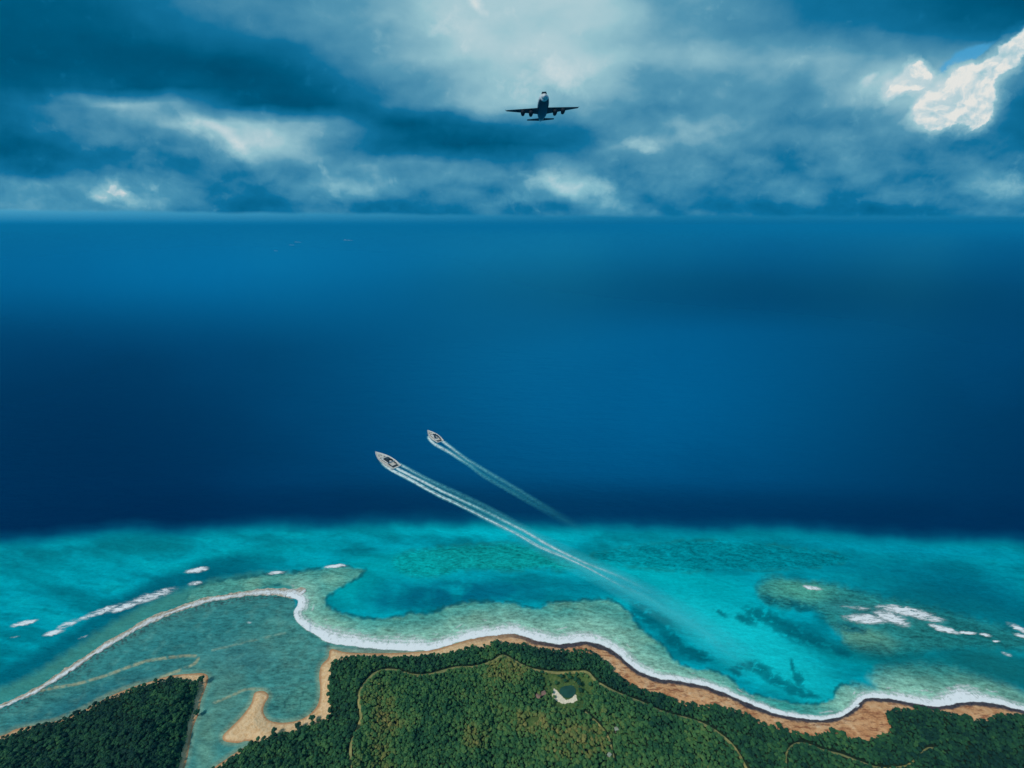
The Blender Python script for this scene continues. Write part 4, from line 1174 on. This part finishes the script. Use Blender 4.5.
d_ = n.new('ShaderNodeAttribute', attribute_name='foam').outputs['Fac']
pos_ = n.new('ShaderNodeNewGeometry').outputs['Position']
nz = n.noise(pos_, 0.16, 6, 0.75)
whw_ = n.new('ShaderNodeAttribute', attribute_name='white').outputs['Fac']
al = n.math('MULTIPLY', d_, n.maprange(nz, 0.36, 0.6, n.math('SUBTRACT', 0.75, n.math('MULTIPLY', whw_, 0.45)), n.math('ADD', 0.95, n.math('MULTIPLY', whw_, 0.4))), clamp=True)
wh_ = n.new('ShaderNodeAttribute', attribute_name='white').outputs['Fac']
cc_ = n.ramp(n.math('MULTIPLY', d_, wh_), [(0.0, rgba(70, 226, 234)), (0.35, rgba(130, 226, 232)), (0.8, rgba(222, 238, 238))])
pb = n.new('ShaderNodeBsdfPrincipled'); n.put(pb.inputs['Base Color'], cc_); pb.inputs['Roughness'].default_value = .8
tr = n.new('ShaderNodeBsdfTransparent'); mx = n.new('ShaderNodeMixShader')
n.put(mx.inputs[0], al); n.put(mx.inputs[1], tr.outputs[0]); n.put(mx.inputs[2], pb.outputs[0])
o_ = n.new('ShaderNodeOutputMaterial'); n.put(o_.inputs[0], mx.outputs[0])
wake('boat_wake', [
    ([(380, 460), (385, 465.6), (394, 471.4), (407, 478.0), (424.5, 487.7), (442, 497), (458.6, 504.6), (488, 519.6), (517, 534), (540, 547), (564, 557), (588, 568), (612, 581), (640, 594), (662, 604)], 2.2, 2.8, [.6, 1.3, 1.2, 1.05, .9, .75, .8, .8, .7, .5, .25, 0], .30),
    ([(394, 466), (399, 469.5), (407, 473.6), (424.5, 482.4), (442, 491.2), (458, 498.6), (473, 505.6), (488, 512.6), (502.5, 520), (526, 532), (546.5, 544), (566, 554), (587, 563.6), (623, 578), (655, 595)], 2.0, 2.8, [1.2, 1.3, 1.1, 0.9, .7, .55, .7, .85, .7, .5, .0], .34),
    ([(394, 461.5), (400, 464.5), (412.7, 471.3), (430.3, 480.6), (448, 488.8), (471, 499.4), (502, 515), (532, 532), (560, 548)], 1.8, 4.0, [1.2, .9, .6, .42, .30, .22, .16, .12, .0], .38),
    ([(396, 469), (420, 480), (450, 495), (490, 515), (530, 538), (570, 559), (620, 584), (670, 611), (720, 642), (760, 668)], 3.0, 20.0, [.10, .12, .14, .22, .42, .58, .58, .5, .35, .0], .22)],
    'long white foam wake in three lines behind the nearer boat', wake_m)
wake('boat_wake', [
    ([(428, 436), (429.5, 439), (435, 444.3), (448, 451.5), (459.6, 459), (471.4, 466.6), (482, 475.2), (511, 492), (532, 504), (556, 518)], 2.0, 2.8, [.6, 1.3, 1.1, .8, .5, .32, .2, .1, 0], .30),
    ([(439, 438.5), (443, 441.5), (451.4, 447.8), (465.5, 458.4), (488, 472), (517, 489), (538, 502), (562, 517)], 2.0, 3.0, [1.3, 1.1, .7, .45, .28, .15, 0], .34),
    ([(446, 449), (470, 465), (500, 483), (530, 500), (565, 520), (590, 535)], 2.5, 7.0, [.16, .16, .14, .12, .08, 0], .24)],
    'short fading wake in two lines behind the farther boat', wake_m)

# far vessels near the horizon, left
SHIPP = material('ship_paint', (0.30, 0.50, 0.58, 1), 0.5)
def far_ship(q, L, label):
    P = ground(*q)
    root = bpy.data.objects.new('ship', None); col.objects.link(root); root.location = P
    prop(root, label, 'ship', 'distant ships near the horizon')
    bm = bmesh.new()
    v = []
    for x, hw, in ((-L / 2, L * .05), (L * .3, L * .06), (L / 2, .5)):
        v.append([bm.verts.new((x, s * hw * w_, z)) for s, w_, z in ((-1, .8, -1), (1, .8, -1), (1, 1, L * .05), (-1, 1, L * .05))])
    for a, b in zip(v, v[1:]):
        for k in range(4): bm.faces.new((a[k], a[(k + 1) % 4], b[(k + 1) % 4], b[k]))
    bm.faces.new(v[0]); bm.faces.new(v[-1][::-1])
    from_bm('hull', bm, SHIPP, root)
    bm = bmesh.new(); box(bm, (-L * .32, 0, L * .05), (L * .14, L * .09, L * .09), .9); from_bm('bridge', bm, SHIPP, root)
    bm = bmesh.new(); box(bm, (L * .05, 0, L * .05), (L * .5, L * .08, L * .03), .95); from_bm('cargo_cover', bm, SHIPP, root)
far_ship((276, 251), 70, 'pale distant ship on the left, nearest and lowest of the four near the horizon')
far_ship((292, 245.2), 120, 'pale distant ship below the clouds, brightest of the far ones')
far_ship((298, 242.4), 170, 'pale distant ship just beyond the brightest of the far ones')
far_ship((348, 240.6), 260, 'pale distant ship farthest right of the ones near the horizon')

# ------------------------------------------------------------------ aeroplane
BELLY_SHADE = material('aircraft_belly_shade', (0.018, 0.05, 0.07, 1), 0.7, spec=0.25, var=0.4, vscale=0.25)  # shade on the underside, put in as a dark colour
TOPW = material('aircraft_white', (0.62, 0.68, 0.70, 1), 0.3, var=0.1, vscale=0.3)
DARKN = material('aircraft_dark', (0.008, 0.014, 0.02, 1), 0.8, spec=0.2)
root = bpy.data.objects.new('airliner', None); col.objects.link(root)
prop(root, 'dark bellied four engined airliner climbing below the clouds', 'aeroplane')
def loft(name, secs, mat, parent, n=20, clip=None):
    """secs: (y, centre z, half width, half height)"""
    bm = bmesh.new(); rr = []
    for y, cz, a, b in secs:
        rr.append([bm.verts.new((a * math.sin(k * math.tau / n), y, cz + b * math.cos(k * math.tau / n))) for k in range(n)])
    for p_, q in zip(rr, rr[1:]):
        for k in range(n): bm.faces.new((p_[k], p_[(k + 1) % n], q[(k + 1) % n], q[k]))
    bm.faces.new(rr[0]); bm.faces.new(rr[-1][::-1])
    return from_bm(name, bm, mat, parent, smooth=True)
fus = bpy.data.materials.new('fuselage_light_shade'); fus.use_nodes = True
n = Nodes(fus.node_tree); p = n.new('ShaderNodeBsdfPrincipled'); p.inputs['Roughness'].default_value = .35
sx = n.new('ShaderNodeSeparateXYZ'); n.put(sx.inputs[0], n.new('ShaderNodeTexCoord').outputs['Object'])
n.put(p.inputs['Base Color'], n.mix(n.math('MAXIMUM', n.maprange(sx.outputs[2], -.9, -.5, 0, 1), n.maprange(sx.outputs[1], 20.0, 20.8, 0, 1)), (0.018, 0.05, 0.07, 1), (0.62, 0.68, 0.70, 1)))  # lit upper half and shaded belly painted as pale and dark; nose end pale
o_ = n.new('ShaderNodeOutputMaterial'); n.put(o_.inputs[0], p.outputs[0])
fz = loft('fuselage', [(22, -.3, 2.3, 2.2), (20.5, -.1, 3.2, 3.1), (17, .1, 4.1, 4.1), (10, .1, 4.7, 4.6), (0, 0, 4.6, 4.5), (-10, .2, 4.0, 3.9), (-18, .8, 2.9, 2.8), (-26, 1.6, 1.5, 1.6), (-31, 2.2, .6, .7)], fus, root)
loft('nose_cone', [(24.8, -.7, .25, .25), (24.3, -.6, .9, .9), (23.4, -.45, 1.7, 1.65), (22.0, -.3, 2.28, 2.18)], TOPW, fz)
bm = bmesh.new(); box(bm, (0, 20.2, 2.3), (4.2, 2.2, 1.5), .8); from_bm('cockpit_window', bm, GLASS, fz)
def slab(name, pts, mat, parent, th0, th1):
    """pts: root LE, tip LE, tip TE, root TE, as (x,y,z); lens-shaped section"""
    bm = bmesh.new(); r = [Vector(q) for q in pts]
    rows = []
    for a, b, th in ((r[0], r[3], th0), (r[1], r[2], th1)):
        row = []
        for s, up in ((0, 0), (.15, .8), (.4, 1), (.75, .5), (1, 0), (.75, -.35), (.4, -.6), (.15, -.5)):
            row.append(bm.verts.new(a.lerp(b, s) + (Vector((0, 0, up * th)) if name != 'tail_fin' else Vector((up * th, 0, 0)))))
        rows.append(row)
    for k in range(8): bm.faces.new((rows[0][k], rows[0][(k + 1) % 8], rows[1][(k + 1) % 8], rows[1][k]))
    bm.faces.new(rows[0]); bm.faces.new(rows[1][::-1])
    return from_bm(name, bm, mat, parent, smooth=False)
for s in (-1, 1):
    w_ = slab('wing', [(s * 3.0, 7.5, -2.4), (s * 30, -2.5, 1.0), (s * 30, -5.0, 1.0), (s * 3.0, -5, -2.4)], BELLY_SHADE, root, 1.0, .22)
    slab('winglet', [(s * 29.9, -3.0, .9), (s * 31.2, -4.2, 2.2), (s * 31.2, -5.2, 2.2), (s * 29.9, -5.0, .9)], DARKN, w_, .15, .1)
    slab('tailplane', [(s * 1.0, -23.5, 1.8), (s * 12, -28, 2.9), (s * 12, -30.6, 2.9), (s * 1.0, -29.5, 1.8)], BELLY_SHADE, root, .45, .15)
    for ex in (10.0, 16.6):
        ez = -2.4 + (ex - 3) / 27 * 3.4
        e_ = loft('engine', [(5.0, ez - 2.8, 1.5, 1.5), (4.4, ez - 2.8, 1.75, 1.75), (2.0, ez - 2.8, 1.85, 1.85), (-1.5, ez - 2.7, 1.4, 1.4), (-3.2, ez - 2.6, .8, .8)], DARKN, root, 14)
        e_.location.x = s * ex
        bm = bmesh.new(); box(bm, (0, .5, ez - 1.9), (.5, 4.5, 1.9), .9); from_bm('pylon', bm, BELLY_SHADE, e_)
        bm = bmesh.new(); cyl(bm, (0, 5.02, ez - 2.8), (0, 5.4, ez - 2.8), .5, .05); from_bm('intake_spinner', bm, BELLY_SHADE, e_)
slab('tail_fin', [(0, -20, 3.2), (0, -27.5, 13), (0, -31, 13), (0, -29.5, 3.2)], TOPW, root, .4, .15)
x_, y_, z_ = ray(542.6, 108.5)
zc = 385.0
root.location = (float(x_) * zc, float(y_) * zc, H + float(z_) * zc)
# nose towards the viewer and up, slight bank
root.scale = (1.05, 0.93, 1.05)
root.rotation_euler = (Matrix.Rotation(math.pi, 4, 'Z') @ Matrix.Rotation(R(12.5), 4, 'X') @ Matrix.Rotation(R(2.4), 4, 'Y')).to_euler()

# ------------------------------------------------------------------ haze
HAZE = 0.000045
if HAZE:
    bm = bmesh.new()
    bmesh.ops.create_cube(bm, size=1, matrix=Matrix.Translation((0, 200000 - 5000, 260)) @ Matrix.Diagonal((1300000, 420000, 534, 1)))
    m = bpy.data.materials.new('haze'); m.use_nodes = True
    n = Nodes(m.node_tree)
    v = n.new('ShaderNodeVolumePrincipled'); v.inputs['Color'].default_value = (0.01, 0.52, 1.0, 1); v.inputs['Density'].default_value = HAZE; v.inputs['Anisotropy'].default_value = 0.0
    o_ = n.new('ShaderNodeOutputMaterial'); n.put(o_.inputs['Volume'], v.outputs[0])
    hz = from_bm('haze', bm, m); prop(hz, 'pale blue sea haze fading the horizon', 'haze', None, 'stuff')
